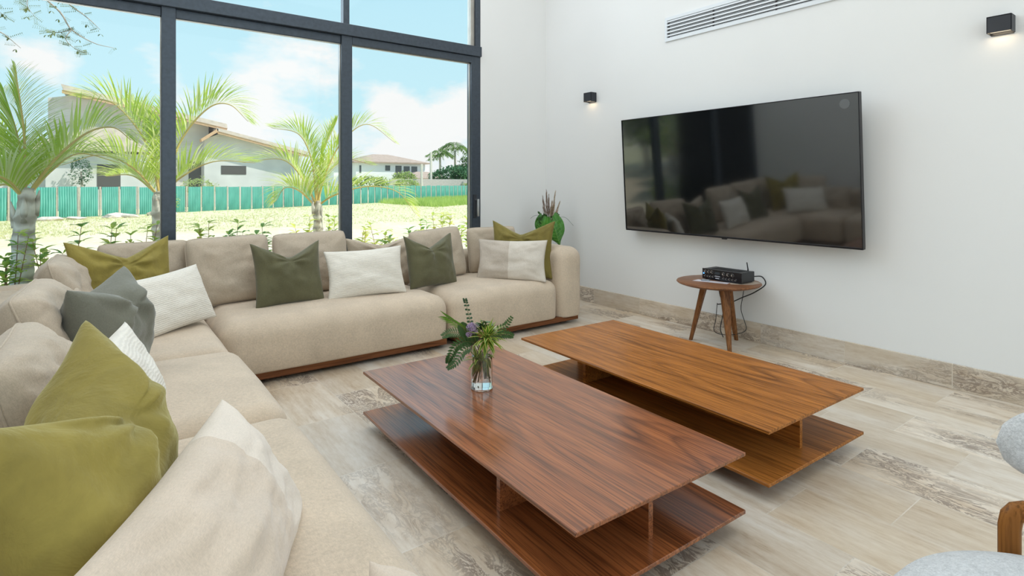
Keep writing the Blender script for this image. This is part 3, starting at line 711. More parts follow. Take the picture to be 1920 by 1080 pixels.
bush('yellow-green bush in front of the white house', 44.2, 92, 2.4, 1.2, 2.9, 1100, 2, .5, seed=5)
bush('pale bush at the foot of the white house, left end', 37.5, 92, 3.6, 1.2, 2.2, 1300, 0, .5, seed=6)
bush('pale green bush on the boundary wall behind the fence, left part', 34.6, 71.6, 1.8, .8, 1.9, 900, 2, .35, seed=7)
bush('climbing weeds on the fence beside the dark doorway, middle pane', 6.6, 51.5, 1.3, .85, 1.7, 700, 2, .22, seed=8)
bush('green creeper against the unfinished house left of its doorway', -1.05, 53.4, .75, 1.1, 3.0, 500, 1, .22, seed=9)
bush('weeds poking through the fence gaps in the middle pane', 3.9, 45.6, .7, .8, .8, 420, 2, .18, seed=10)
bush('pale weeds behind the fence under the small palm', 16.5, 55, 2.0, .8, 1.6, 800, 2, .3, seed=11)
bush('weeds at the left end of the fence behind the leftmost palm', -4.6, 41.6, .8, .75, .75, 420, 2, .18, seed=12)
# far palms
def far_palm(label, x, y, ztop, seed, s=1.0):
    rng = random.Random(seed); root = setp(empty('royal_palm', (x, y, -.7)), label, 'palm tree', 'tall palms beyond the fence'); H_ = ztop+.7
    bm = bmesh.new(); tube(bm, crom([(0, 0, -.1), (.05, 0, H_*.5), (0, 0, H_)], 10), [.30-.012*i for i in range(11)], 10); obj('trunk', bm, plain('royal_trunk_%d' % seed, (.58, .52, .45), .9), root, smooth=True)
    bm = bmesh.new()
    for k in range(15):
        an = k*2.399+rng.uniform(-.2, .2); el_ = rng.uniform(.1, 1.25); L_ = 2.6*s
        a = Vector((math.cos(an), math.sin(an), 0)); pts = crom([Vector((0, 0, H_)), Vector((0, 0, H_))+a*L_*.45*math.cos(el_)+Vector((0, 0, L_*.5*math.sin(el_))), Vector((0, 0, H_))+a*L_*.85+Vector((0, 0, L_*(.42*math.sin(el_)-.25)))], 12)
        for i in range(2, 13):
            d = (pts[i]-pts[i-1]).normalized(); sd = d.cross(Vector((0, 0, 1))).normalized()
            for s_ in (-1, 1):
                for kk in range(2): blade(bm, pts[i].lerp(pts[i-1], .5*kk), d*.6+sd*s_+Vector((0, 0, rng.uniform(-.5, .3))), .75*s, .07, droop=1.0, n=3)
    obj('fronds', bm, M_fol[0], root)
far_palm('left one of the two tall distant palms beside the white house', 52.96, 95, 6.6, 21, 1.15)
far_palm('right, taller one of the two distant palms beside the white house', 56.3, 95, 8.0, 22, 1.35)
far_palm('small palm standing low between the two tall distant palms', 55.4, 92, 4.0, 23, .8)
# garden seen only as reflection to the left and behind nothing else is needed there

# large trees and lawn to the left of the house: they show in the television's reflection
M_tk = mat_leaf('garden_tree_leaf', (.04, .10, .02), (.20, .30, .05), .35, .7, .6)
for i, (x, y, rx, rz, zc) in enumerate(((-7.5, 11.5, 2.2, 2.0, 3.4), (-11, 14, 2.6, 2.4, 3.8), (-15, 18, 3.2, 2.8, 4.2), (-9.5, 8.5, 1.9, 1.8, 3.0), (-19, 23, 3.6, 3.0, 4.6))):
    rng = random.Random(60+i); r = setp(empty('garden_tree', (x, y, ground_z(y))), ['dark green garden tree left of the house, nearest the window', 'second dark green garden tree left of the house', 'third garden tree left of the house, farther off', 'garden tree level with the window wall, far left', 'farthest garden tree on the left'][i], 'tree', 'garden trees left of the house'); bm = bmesh.new()
    for k in range(1500):
        v_ = Vector((rng.gauss(0, 1), rng.gauss(0, 1), rng.gauss(0, 1))).normalized()*rng.uniform(.4, 1)**.4
        blade(bm, Vector((v_.x*rx, v_.y*rx, zc+v_.z*rz)), Vector((rng.uniform(-1, 1), rng.uniform(-1, 1), rng.uniform(-.6, .8))), .5, .15, n=2)
    obj('crown', bm, M_tk, r); bm = bmesh.new(); tube(bm, [(0, 0, -.1), (.1, 0, zc*.5), (0, 0, zc)], [.24, .18, .08], 8); obj('trunk', bm, M_bark, r)

# ================================================================== sofa
def rbox(bm, x0, x1, y0, y1, z0, z1, rt=.1, rb=.03, rv=.09, crown=.0, n=14, seed=0, wob=.003, puff=0.0):
    """upholstered block: rounded box, radius rt at the top, rb at the bottom, rv on the upright corners"""
    def ticks(a, b, r):
        L_ = b-a; r = min(r, L_/2); out = []
        for k in range(6): out.append(a+r*(1-math.cos(k/5*PI/2)))
        m = max(3, int((L_-2*r)/.07))
        for k in range(1, m): out.append(a+r+(L_-2*r)*k/m)
        for k in range(6): out.append(b-r*(1-math.cos((5-k)/5*PI/2)))
        return out
    X, Y_, Z = ticks(x0, x1, rv), ticks(y0, y1, rv), ticks(z0, z1, rt*.8)
    cx, cy = (x0+x1)/2, (y0+y1)/2; cache = {}
    def V(x, y, z):
        k = (round(x, 6), round(y, 6), round(z, 6))
        if k in cache: return cache[k]
        f = (z-z0)/(z1-z0); f = f*f*(3-2*f)
        # plan rounding
        px_ = min(max(x, x0+rv), x1-rv); py_ = min(max(y, y0+rv), y1-rv)
        dx, dy = x-px_, y-py_
        m = max(abs(dx), abs(dy)); l_ = math.hypot(dx, dy)
        if l_ > 1e-9: dx, dy = dx/l_*m, dy/l_*m
        X_, Y2 = px_+dx, py_+dy
        # vertical rounding: distance from the plan outline
        inset = min(rv-m if (m > 1e-9) else 1e9, 1e9)
        if m <= 1e-9: inset = min(x-x0, x1-x, y-y0, y1-y)
        r = rt if z > (z0+z1)/2 else rb
        zc = z1-r if z > (z0+z1)/2 else z0+r
        if (z-zc)*(1 if z > (z0+z1)/2 else -1) > 0:
            h_ = abs(z-zc)/r
            # side faces: pull in along circle
            if inset < 1e-6 or True:
                pull = r*(1-math.sqrt(max(0, 1-min(1, h_)**2)))
                if inset < r:
                    if h_ > .9999:      # top or bottom face vertex: sits on the arc by its own inset
                        t = inset/r; drop = r*(1-math.sqrt(max(0, 1-(1-t)**2)))
                        pull = 0
                        zz = z - drop*(1 if z > (z0+z1)/2 else -1)
                        if inset < 1e-6: zz = zc; pull = 0
                        z = zz
                    else:
                        z = zc+(z-zc); 
                        sx_ = Vector((X_-cx, Y2-cy, 0))
                        # move inward along plan normal
                        nx = dx/m if m > 1e-9 else 0; ny = dy/m if m > 1e-9 else 0
                        if m > 1e-9:
                            nl = math.hypot(dx, dy); nx, ny = dx/nl, dy/nl
                        X_ -= nx*pull; Y2 -= ny*pull
        u = (x-cx)/(x1-x0)*2; v = (y-cy)/(y1-y0)*2
        if z > (z0+z1)/2: z += crown*(1-u*u)*(1-v*v)
        if puff:
            bul = puff*math.sin(PI*min(1, max(0, (z-z0)/(z1-z0))))
            X_ += bul*max(-1, min(1, u))**5*(1-v**4); Y2 += bul*max(-1, min(1, v))**5*(1-u**4)
        p = Vector((X_, Y2, z)); q = noise.noise_vector(p*3.1+Vector((seed, 0, 0)))*wob
        vt = bm.verts.new(p+q); cache[k] = vt; return vt
    def face(*vs__):
        u_ = []
        for v_ in vs__:
            if v_ not in u_: u_.append(v_)
        if len(u_) > 2:
            try: bm.faces.new(u_)
            except ValueError: pass
    for i in range(len(X)-1):
        for j in range(len(Y_)-1):
            for z in (z0, z1): face(V(X[i], Y_[j], z), V(X[i+1], Y_[j], z), V(X[i+1], Y_[j+1], z), V(X[i], Y_[j+1], z))
        for k in range(len(Z)-1):
            for y in (y0, y1): face(V(X[i], y, Z[k]), V(X[i+1], y, Z[k]), V(X[i+1], y, Z[k+1]), V(X[i], y, Z[k+1]))
    for j in range(len(Y_)-1):
        for k in range(len(Z)-1):
            for x in (x0, x1): face(V(x, Y_[j], Z[k]), V(x, Y_[j+1], Z[k]), V(x, Y_[j+1], Z[k+1]), V(x, Y_[j], Z[k+1]))
def soft(name, parent, dims, m=None, **k):
    """simple robust upholstered block: bevelled, subdivided cube with a crowned top"""
    x0, x1, y0, y1, z0, z1 = dims
    rt = k.get('rt', .09); crown = k.get('crown', .0); seed = k.get('seed', 1.0)
    bm = bmesh.new(); box(bm, x0, x1, y0, y1, z0, z1)
    bm.edges.ensure_lookup_table()
    top = [e_ for e_ in bm.edges if all(v.co.z > z1-1e-5 for v in e_.verts)]
    ver = [e_ for e_ in bm.edges if abs(e_.verts[0].co.z-e_.verts[1].co.z) > 1e-4]
    bot = [e_ for e_ in bm.edges if all(v.co.z < z0+1e-5 for v in e_.verts)]
    # slice into a grid first so the crown bends smoothly
    for ax, a, b_ in ((0, x0, x1), (1, y0, y1)):
        n_ = max(4, int((b_-a)/.12))
        for i in range(1, n_):
            co = Vector((0, 0, 0)); no = Vector((0, 0, 0)); co[ax] = a+rt*1.05+(b_-a-2.1*rt)*(i-1)/max(1, n_-2); no[ax] = 1
            bmesh.ops.bisect_plane(bm, geom=bm.verts[:]+bm.edges[:]+bm.faces[:], plane_co=co, plane_no=no)
    for zz in (z0+(z1-z0)*.35, z0+(z1-z0)*.6):
        bmesh.ops.bisect_plane(bm, geom=bm.verts[:]+bm.edges[:]+bm.faces[:], plane_co=(0, 0, zz), plane_no=(0, 0, 1))
    eps = 1e-4
    def on(v, which):
        return {'x0': abs(v.co.x-x0) < eps, 'x1': abs(v.co.x-x1) < eps, 'y0': abs(v.co.y-y0) < eps, 'y1': abs(v.co.y-y1) < eps,
                'z0': abs(v.co.z-z0) < eps, 'z1': abs(v.co.z-z1) < eps}[which]
    def edges_between(a, b_): return [e_ for e_ in bm.edges if all(on(v, a) and on(v, b_) for v in e_.verts)]
    big = []
    for s in ('x0', 'x1', 'y0', 'y1'): big += edges_between(s, 'z1')
    for s in (('x0', 'y0'), ('x1', 'y0'), ('x0', 'y1'), ('x1', 'y1')): big += edges_between(*s)
    bmesh.ops.bevel(bm, geom=list(set(big)), offset=rt, segments=6, affect='EDGES', profile=.5, clamp_overlap=True)
    small = [e_ for e_ in bm.edges if all(abs(v.co.z-z0) < eps for v in e_.verts) and len(e_.link_faces) == 2 and
             e_.link_faces[0].normal.angle(e_.link_faces[1].normal, 0) > .6]
    bmesh.ops.bevel(bm, geom=small, offset=.018, segments=2, affect='EDGES', profile=.5, clamp_overlap=True)
    cx, cy = (x0+x1)/2, (y0+y1)/2
    for v in bm.verts:
        u = (v.co.x-cx)/(x1-x0)*2; w_ = (v.co.y-cy)/(y1-y0)*2; f = (v.co.z-z0)/(z1-z0)
        v.co.z += crown*max(0, 1-u*u)*max(0, 1-w_*w_)*(1 if f > .7 else 0)
        bul = k.get('puff', .0)*math.sin(PI*min(1, max(0, f)))
        v.co.x += bul*(u**5)*max(0, 1-w_**4); v.co.y += bul*(w_**5)*max(0, 1-u**4)
        v.co += noise.noise_vector(v.co*3.0+Vector((seed, 0, 0)))*.0035
    return obj(name, bm, m or M_linen, parent, smooth=True)

def sofa(label, loc):
    r = empty('sofa_section', loc); setp(r, label, 'sofa', 'sections of the L-shaped beige sofa'); return r
def sofa_rel(r, d): x, y, _ = r.location; return (d[0]-x, d[1]-x, d[2]-y, d[3]-y, d[4], d[5])
def build_sofa():
    g = .005
    # near left section
    s1 = sofa('light beige linen sofa section nearest the camera, along the left side', (.1, 1.5, 0))
    soft('seat', s1, sofa_rel(s1, (-.36, .63, .50, 2.315, .06, .415)), rt=.10, crown=.030, seed=3, puff=.008)
    soft('backrest', s1, sofa_rel(s1, (-.59, -.36-g, .50, 2.315, .06, .63)), rt=.07, seed=4, crown=.01)
    s2 = sofa('light beige linen sofa section on the left between the corner and the near section', (.1, 2.85, 0))
    soft('seat', s2, sofa_rel(s2, (-.36, .63, 2.33, 3.365, .06, .415)), rt=.10, crown=.030, seed=5, puff=.008)
    soft('backrest', s2, sofa_rel(s2, (-.59, -.36-g, 2.33, 3.365, .06, .63)), rt=.07, seed=6, crown=.01)
    s3 = sofa('light beige linen sofa corner section under the window and mullion', (.1, 4.2, 0))
    soft('seat', s3, sofa_rel(s3, (-.36, .60, 3.38, 4.79, .06, .405)), rt=.09, crown=.025, seed=7, puff=.006)
    soft('backrest', s3, sofa_rel(s3, (-.59, -.36-g, 3.38, 4.79, .06, .63)), rt=.07, seed=8, crown=.01)
    soft('backrest', s3, sofa_rel(s3, (-.59, .60, 4.80, 5.03, .06, .63)), rt=.07, seed=9, crown=.01)
    s4 = sofa('long beige linen sofa section in the middle of the window side', (1.44, 4.4, 0))
    soft('seat', s4, sofa_rel(s4, (.62, 2.255, 3.865, 4.79, .075, .42)), rt=.115, crown=.022, seed=10, puff=.010)
    soft('backrest', s4, sofa_rel(s4, (.62, 2.255, 4.80, 5.03, .06, .63)), rt=.07, seed=11, crown=.01)
    s5 = sofa('beige linen sofa end section with a high rounded armrest beside the corner', (2.9, 4.4, 0))
    soft('seat', s5, sofa_rel(s5, (2.270, 3.405, 3.865, 4.79, .075, .42)), rt=.10, crown=.022, seed=12, puff=.008)
    soft('backrest', s5, sofa_rel(s5, (2.270, 3.405, 4.80, 5.03, .06, .63)), rt=.07, seed=13, crown=.01)
    soft('armrest', s5, sofa_rel(s5, (3.41, 3.715, 3.865, 5.03, .065, .71)), rt=.11, seed=14, crown=.008)
    for s, d in ((s1, (-.52, .58, .55, 2.28)), (s2, (-.52, .58, 2.36, 3.34)), (s3, (-.52, .56, 3.41, 4.95)),
                 (s4, (.69, 2.235, 3.895, 4.95)), (s5, (2.33, 3.66, 3.895, 4.95))):
        x, y, _ = s.location
        setp(obj('base', bx(d[0]-x, d[1]-x, d[2]-y, d[3]-y, 0.028, .074, .004), M_plinth, s), 'low dark wooden base rail')
        for fx in (d[0]+.12, d[1]-.12):
            for fy in (d[2]+.12, d[3]-.12): obj('foot', bx(fx-x-.04, fx-x+.04, fy-y-.04, fy-y+.04, 0, .03), M_dark, s)
build_sofa()

# ================================================================== cushions
def pillow_bm(w, h, t, chop=.0, seed=0, n=40, pinch=.085, rc=.01, wr=1.0, sag=.0, side_chop=0, edge=0.0):
    bm = bmesh.new(); S = Vector((seed*7.3, seed*3.1, seed*1.7))
    def P(u, v, s):
        ru = 1-abs(u)**2.05; rv_ = 1-abs(v)**2.05
        T = (max(0, ru)*max(0, rv_))**.46
        # concave sides, pointed corners
        X_ = w/2*u*(1-pinch*(1-v*v)*abs(u)); Z_ = h/2*v*(1-pinch*(1-u*u)*abs(v))
        q = (abs(u)**5)*(abs(v)**5); X_ *= 1-rc*q; Z_ *= 1-rc*q
        th = t/2*T+edge*.5*(1-(abs(u)**14)*1)*(1-(abs(v)**14))
        # karate chop in the middle of the top edge
        if chop:
            g_ = max(0, 1-abs(u+.06*math.sin(seed)))**1.25; up = max(0, (v+.35)/1.35)
            Z_ -= chop*1.35*h*g_*up**1.9
            X_ += w*.05*chop/.2*math.tanh(u*5)*-1*up**3*math.exp(-(u/.8)**2)*-1
            th *= 1-.30*math.exp(-(u/.12)**2)*max(0, v)**1.0
            th += t*.20*math.exp(-((abs(u)-.36)/.24)**2)*up*T
        # wrinkles: folds that run out from the corners plus soft lumps
        fr = 0
        for cu, cv in ((-1, 1), (1, 1), (-1, -1), (1, -1)):
            du, dv = u-cu, v-cv; rr = math.hypot(du, dv); an = math.atan2(dv, du)
            fr += math.sin(an*9+seed+noise.noise(Vector((u*2, v*2, seed)))*3)*math.exp(-(rr/.75)**2)*rr
        lump = noise.fractal(Vector((u*1.7, v*1.7, s*3))+S, 1.0, 2.0, 4)
        crs = abs(noise.noise(Vector((u*2.3+v*.8, v*2.7-u*.5, s*5))+S))
        if chop:
            an = math.atan2(v-.55, u); rr = math.hypot(u, v-.55)
            fr += 1.5*math.sin(an*7+seed*2)*math.exp(-(rr/.55)**2)*min(1, rr*2.5)
        env = T
        Yd = th+wr*env*(fr*.011+lump*.016-(.5-crs)*.010)
        Y2 = s*Yd*-1
        Z_ -= sag*h*(1-v)*.5*0
        Y2 += noise.noise(Vector((u*1.5, v*1.5, 9))+S)*.012   # bends the seam a little
        return Vector((X_, Y2, Z_+h/2))
    for s in (1, -1):
        G = [[None]*(n+1) for _ in range(n+1)]
        for i in range(n+1):
            for j in range(n+1):
                # cosine spacing: fine near the seam
                u = -math.cos(PI*i/n); v = -math.cos(PI*j/n)
                u = .5*u+.5*(2*i/n-1); v = .5*v+.5*(2*j/n-1)
                G[i][j] = bm.verts.new(P(u, v, s))
        for i in range(n):
            for j in range(n):
                bm.faces.new((G[i][j], G[i+1][j], G[i+1][j+1], G[i][j+1]))
    bmesh.ops.remove_doubles(bm, verts=bm.verts[:], dist=.0008)
    rim = [P(u, v, 0) for u, v in [(-1+2*k/24, -1) for k in range(24)]+[(1, -1+2*k/24) for k in range(24)]+[(1-2*k/24, 1) for k in range(24)]+[(-1, 1-2*k/24) for k in range(25)]]
    return bm, rim
def cushion(name, label, m, w, h, t, loc, yaw=0, lean=14, roll=0, group=None, piping=False, **k):
    bm, rim = pillow_bm(w, h, t, **k)
    lay = k
    o = obj(name, bm, m, smooth=True)
    o.rotation_mode = 'XYZ'
    Mx = Matrix.Translation(loc) @ Matrix.Rotation(R(yaw), 4, 'Z') @ Matrix.Rotation(R(-lean), 4, 'X') @ Matrix.Rotation(R(roll), 4, 'Y')
    o.matrix_world = Mx
    setp(o, label, 'cushion', group)
    if piping:
        pb = bmesh.new(); tube(pb, rim, .0042, 6, cap=False); obj('piping', pb, m, o, smooth=True)
    return o
BG = 'beige linen back cushions of the sofa'
bk = dict(group=BG, piping=True, pinch=.03, rc=.07, edge=.05, name='back_cushion', m=M_linen_c, wr=.9)
def back(label, w, h, t, loc, **k):
    a = dict(bk); a.update(k); return cushion(a.pop('name'), label, a.pop('m'), w, h, t, loc, **a)
# window side, left to right
back('beige back cushion half hidden behind the olive velvet cushion in the sofa corner', .56, .50, .13, (.27, 4.69, .40), yaw=4, lean=8, seed=1)
back('square beige back cushion left of the first sage green cushion, under the window', .58, .51, .15, (.80, 4.56, .415), yaw=3, lean=13, roll=-1, seed=2)
back('beige back cushion between the first sage green cushion and the window mullion', .60, .50, .15, (1.40, 4.57, .425), yaw=0, lean=12, roll=-1, seed=3)
back('low slouching beige back cushion behind the white cushion, right of the mullion', .60, .44, .11, (2.00, 4.63, .405), yaw=-6, lean=10, seed=4, pinch=.09, chop=.10, wr=1.4, piping=False, rc=.02)
back('beige back cushion right of the second sage green cushion', .60, .48, .15, (2.58, 4.57, .42), yaw=8, lean=13, roll=-3, seed=5)
back('beige back cushion behind the two-tone cream cushion, beside the window jamb', .58, .46, .13, (3.22, 4.66, .415), yaw=-4, lean=8, seed=6)
# left side, far to near
back('rounded beige back cushion on the left, farthest from the camera', .60, .50, .19, (-.06, 4.20, .40), yaw=88, lean=18, seed=7, wr=1.9)
back('large crumpled beige back cushion behind the grey-green cushion on the left side', .66, .49, .21, (-.09, 3.10, .41), yaw=86, lean=19, seed=8, wr=2.3)
back('pale beige back cushion cut by the left picture edge, behind the olive cushion', .66, .47, .21, (-.06, 2.17, .41), yaw=88, lean=20, seed=9, wr=2.3)
cushion('lumbar_cushion', 'small crumpled beige cushion slumped in front of the farthest left back cushion', M_linen_c, .44, .36, .14, (.02, 3.74, .40), yaw=84, lean=24, seed=10, wr=2, group=None)
cushion('lumbar_cushion', 'small crumpled beige cushion slumped low behind the upright white cushion tip', M_linen_c, .46, .34, .15, (.03, 2.62, .40), yaw=86, lean=28, seed=11, wr=2)
# throw cushions, window side
cushion('throw_cushion', 'sage green square cushion with dented top, left one on the window side', M_sage, .50, .48, .18, (1.135, 4.24, .415), yaw=3, lean=17, chop=.17, seed=12)
cushion('lumbar_cushion', 'white textured oblong cushion between the two sage green cushions', M_white, .63, .39, .16, (1.70, 4.18, .42), yaw=-6, lean=17, roll=-1.5, seed=13, wr=.7)
cushion('throw_cushion', 'sage green square cushion with dented top, right one beside the white cushion', M_sage, .50, .47, .18, (2.33, 4.27, .415), yaw=7, lean=15, roll=1, chop=.18, seed=14)
cushion('throw_cushion', 'dark olive velvet cushion with dented top against the right armrest', M_velvet, .62, .55, .18, (3.22, 4.22, .415), yaw=-52, lean=12, roll=0, chop=.16, seed=15, n=48)
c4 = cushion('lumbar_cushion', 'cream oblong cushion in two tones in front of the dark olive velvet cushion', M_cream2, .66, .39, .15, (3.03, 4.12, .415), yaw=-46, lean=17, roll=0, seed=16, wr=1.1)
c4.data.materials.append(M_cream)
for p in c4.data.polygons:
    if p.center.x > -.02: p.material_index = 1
# corner group
cushion('throw_cushion', 'bright olive velvet cushion with dented top in the sofa corner by the window', M_velvet2, .60, .56, .19, (.16, 4.30, .41), yaw=22, lean=14, roll=0, chop=.15, seed=17, n=48, wr=1.5)
cushion('lumbar_cushion', 'white textured oblong cushion leaning in the sofa corner beside the grey-green cushion', M_white, .60, .375, .17, (.39, 3.92, .415), yaw=36, lean=22, roll=-4, seed=18, wr=.7)
M_greygreen = mat_fabric('grey_green_cotton', (.175, .175, .135), 1100, .22, sheen=.3)
cushion('throw_cushion', 'crumpled grey-green cushion seen from its side on the left of the corner', M_greygreen, .50, .49, .27, (.085, 3.08, .41), yaw=66, lean=10, roll=-3, chop=.12, seed=19, wr=1.3, pinch=.06)
# near group
cushion('throw_cushion', 'upright white textured cushion seen edge-on behind the large olive velvet cushion', M_white, .50, .43, .17, (.125, 2.04, .42), yaw=80, lean=14, roll=0, seed=20, wr=.9)
cushion('throw_cushion', 'very large olive velvet cushion with deep fold at the left front', M_velvet2, .74, .58, .25, (.10, 1.47, .40), yaw=78, lean=21, roll=0, chop=.19, seed=21, n=72, wr=1.1, pinch=.06)
c5 = cushion('lumbar_cushion', 'big cream oblong cushion with a lighter end band at the front of the sofa', M_cream3, .78, .385, .20, (.295, 1.25, .40), yaw=64, lean=34, roll=0, seed=22, n=64, wr=1.3)
c5.data.materials.append(M_cream4)
for p in c5.data.polygons:
    if p.center.x > .15: p.material_index = 1
cushion('lumbar_cushion', 'pale blush cushion corner peeking up at the bottom edge of the picture', M_cream3, .36, .19, .13, (.53, .885, .395), yaw=80, lean=40, seed=23)

# ================================================================== coffee tables
def coffee_table(label, c, rot, m, panels):
    t = empty('coffee_table', c, R(rot)); setp(t, label, 'coffee table', 'pair of low wooden coffee tables')
    W, D = .845/2, 1.70/2
    obj('tabletop', bx(-W, W, -D, D, .286, .30, .002, 1), m, t)
    obj('lower_shelf', bx(-W, W, -D, D, .070, .085, .002, 1), m, t)
    obj('support_panel', bx(-.011, .011, -.76, .76, .085, .286), m, t)
    for x0, x1, y in panels: obj('support_panel', bx(x0, x1, y-.011, y+.011, .085, .286), m, t)
    obj('foot_frame', bx(-W+.16, W-.16, -D+.2, D-.2, 0, .070), M_dark, t)  # dark colour stands in for the deep shade under the table
    return t
coffee_table('reddish brown low coffee table nearer the camera, carrying the glass vase', (1.542, 2.022, 0), -1.3, M_wood, ((-.335, -.011, -.32), (.011, .335, .32)))
coffee_table('amber brown low coffee table nearer the television wall, with an empty top', (2.624, 2.045, 0), -1.2, M_wood2, ((-.235, -.011, .45), (.011, .235, -.45)))

# ================================================================== side table with amplifier
ST = (4.055, 2.665)
t = setp(empty('side_table', (*ST, 0)), 'round walnut side table on splayed legs against the wall under the television', 'side table')
bm = bmesh.new(); lathe(bm, [(0, .487), (.285, .487), (.318, .498), (.327, .507), (.324, .513), (.316, .515), (0, .515)], 64)
obj('tabletop', bm, mat_wood('walnut_top', (.07, .03, .012), (.20, .085, .040), (.30, .13, .06), axis='Y', rough=.35), t, auto=True)
for fx, fy in ((4.016-.02, 2.885), (4.29, 2.65), (3.955, 2.50)):
    d = Vector((fx-ST[0], fy-ST[1], 0)); d.normalize(); a = Vector((-d.y, d.x, 0))
    f = Vector((fx-ST[0], fy-ST[1], 0)); tp = d*.11
    bm = bmesh.new(); rings = []
    for k in range(7):
        q = k/6; c_ = f.lerp(tp, q)+Vector((0, 0, .487*q)); wd = .014+.026*q; th = .013+.009*q
        rings.append([bm.verts.new(c_+a*wd*sx_+d*th*sy_) for sx_, sy_ in ((-.7, -1), (.7, -1), (1, -.6), (1, .6), (.7, 1), (-.7, 1), (-1, .6), (-1, -.6))])
    for A, B in zip(rings[:-1], rings[1:]):
        for i in range(8): bm.faces.new((A[i], A[(i+1) % 8], B[(i+1) % 8], B[i]))
    bm.faces.new(rings[0]); bm.faces.new(rings[-1])
    obj('leg', bm, M_walnut, t, auto=True)
# receiver
A = setp(empty('stereo_amplifier', (4.145, 2.635, .5145)), 'black stereo amplifier with silver-rimmed knobs and an antenna on the round side table', 'amplifier')
obj('housing', bx(-.085, .095, -.175, .175, .008, .088, .003), M_black, A)
obj('front_panel', bx(-.092, -.085, -.178, .178, .006, .090, .001, 1), plain('gloss_panel', (.008, .009, .013), .2), A)
bm = bmesh.new()
for i in range(16): box(bm, -.06, .06, -.13+i*.0165, -.13+i*.0165+.008, .0878, .0890)
setp(obj('vent_slots', bm, M_dark, A), 'row of dark ventilation slots')
bm = bmesh.new()
for fx in (-.07, .08):
    for fy in (-.15, .15): cyl(bm, (fx, fy, 0), (fx, fy, .008), .012, n=12)
obj('feet', bm, M_black, A)
M_knob = plain('knob_black', (.03, .03, .034), .25, .3)
def knob(y, z, r):
    bm = bmesh.new(); cyl(bm, (-.092, y, z), (-.104, y, z), r, r*.88, 18); o = obj('knob', bm, M_knob, A, auto=True)
    bm = bmesh.new(); cyl(bm, (-.092, y, z), (-.0945, y, z), r*1.18, n=18); cyl(bm, (-.104, y, z), (-.1045, y, z), r*.6, n=14)
    obj('knob_ring', bm, M_steel, o, auto=True)
for y in (.148, .118, .088): knob(y, .066, .0105)
for y in (-.018, -.058, -.098): knob(y, .062, .0115)
for y in (.150, .124, .100, .076): knob(y, .030, .007)
for y in (-.02, -.045, -.072, -.10, -.128): knob(y, .028, .007)
b_ = bmesh.new(); box(b_, -.0935, -.092, .012, .062, .052, .072); setp(obj('display', b_, plain('display_dark', (.03, .04, .05), .15), A), 'small dark display')
b_ = bmesh.new()
for i in range(5): box(b_, -.0940, -.092, .014+i*.010, .020+i*.010, .034, .041)
box(b_, -.094, -.092, .02, .055, .018, .024); setp(obj('buttons', b_, plain('button_grey', (.55, .56, .6), .4), A), 'small pale grey buttons')
m_ = MB('blue_led'); m_.col((.1, .3, 1)); m_.set(Emission_Color=(.1, .35, 1, 1), Emission_Strength=2.5)
b_ = bmesh.new(); cyl(b_, (-.092, .163, .050), (-.096, .163, .050), .005, n=12); setp(obj('power_light', b_, m_.m, A), 'glowing blue power light')
b_ = bmesh.new(); cyl(b_, (.085, -.125, .088), (.085, -.125, .10), .006, n=10); cyl(b_, (.085, -.125, .10), (.082, -.117, .155), .005, .004, n=10); obj('antenna', b_, M_black, A, auto=True)
# papers and remote
paper = plain('leaflet_paper', (.62, .58, .62), .35, var=.2, vs_=14)
def sheet(nm, label, pts, z, m, cat, th=.0012):
    bm = bmesh.new(); A_ = [bm.verts.new((x, y, z)) for x, y in pts]; B_ = [bm.verts.new((x, y, z+th)) for x, y in pts]; n = len(pts)
    for i in range(n): bm.faces.new((A_[i], A_[(i+1) % n], B_[(i+1) % n], B_[i]))
    bm.faces.new(A_[::-1]); bm.faces.new(B_); return setp(obj(nm, bm, m), label, cat)
sheet('leaflet', 'glossy pale instruction leaflet lying in front of the amplifier', [(3.90, 2.80), (3.985, 2.54), (4.055, 2.56), (3.99, 2.81)], .5153, paper, 'leaflet')
sheet('card_sheet', 'pale brown sheet under the right end of the amplifier', [(4.0, 2.52), (4.11, 2.40), (4.24, 2.40), (4.30, 2.53), (4.10, 2.60)], .5151, plain('kraft_card', (.42, .34, .27), .6), 'card')
rm = setp(empty('remote_control', (3.985, 2.735, .5166), R(20)), 'tiny silver grey remote control on the leaflet', 'remote control')
obj('body', bx(-.018, .018, -.033, .033, 0, .007, .002), plain('remote_grey', (.20, .23, .26), .4), rm)
b_ = bmesh.new()
for i in range(3):
    for j in range(4): box(b_, -.013+i*.010, -.007+i*.010, -.024+j*.013, -.016+j*.013, .007, .0082)
obj('buttons', b_, plain('remote_keys', (.55, .58, .6), .4), rm)
# cables
def cable(label, pts, r=.0035):
    bm = bmesh.new(); tube(bm, crom(pts, 40), r, 6); return setp(obj('power_cable', bm, M_black, smooth=True), label, 'cable', 'cables hanging from the amplifier')
cable('thick black cable drooping from the back of the amplifier towards the table legs', [(4.245, 2.47, .56), (4.335, 2.45, .55), (4.35, 2.43, .49), (4.31, 2.50, .42), (4.26, 2.58, .37), (4.21, 2.64, .33), (4.17, 2.70, .31), (4.16, 2.74, .30)], .005)
cable('thin black cable running down behind the legs and coiling near the floor', [(4.30, 2.56, .50), (4.31, 2.59, .44), (4.30, 2.60, .36), (4.31, 2.62, .26), (4.33, 2.60, .16), (4.32, 2.58, .10), (4.28, 2.62, .06), (4.22, 2.72, .04), (4.20, 2.80, .06), (4.21, 2.79, .16), (4.20, 2.77, .30)], .003)
cable('black cable falling beside the middle leg of the side table', [(4.16, 2.73, .487), (4.18, 2.74, .42), (4.20, 2.74, .36), (4.20, 2.71, .30), (4.20, 2.72, .2), (4.20, 2.74, .09), (4.21, 2.72, .02)], .004)

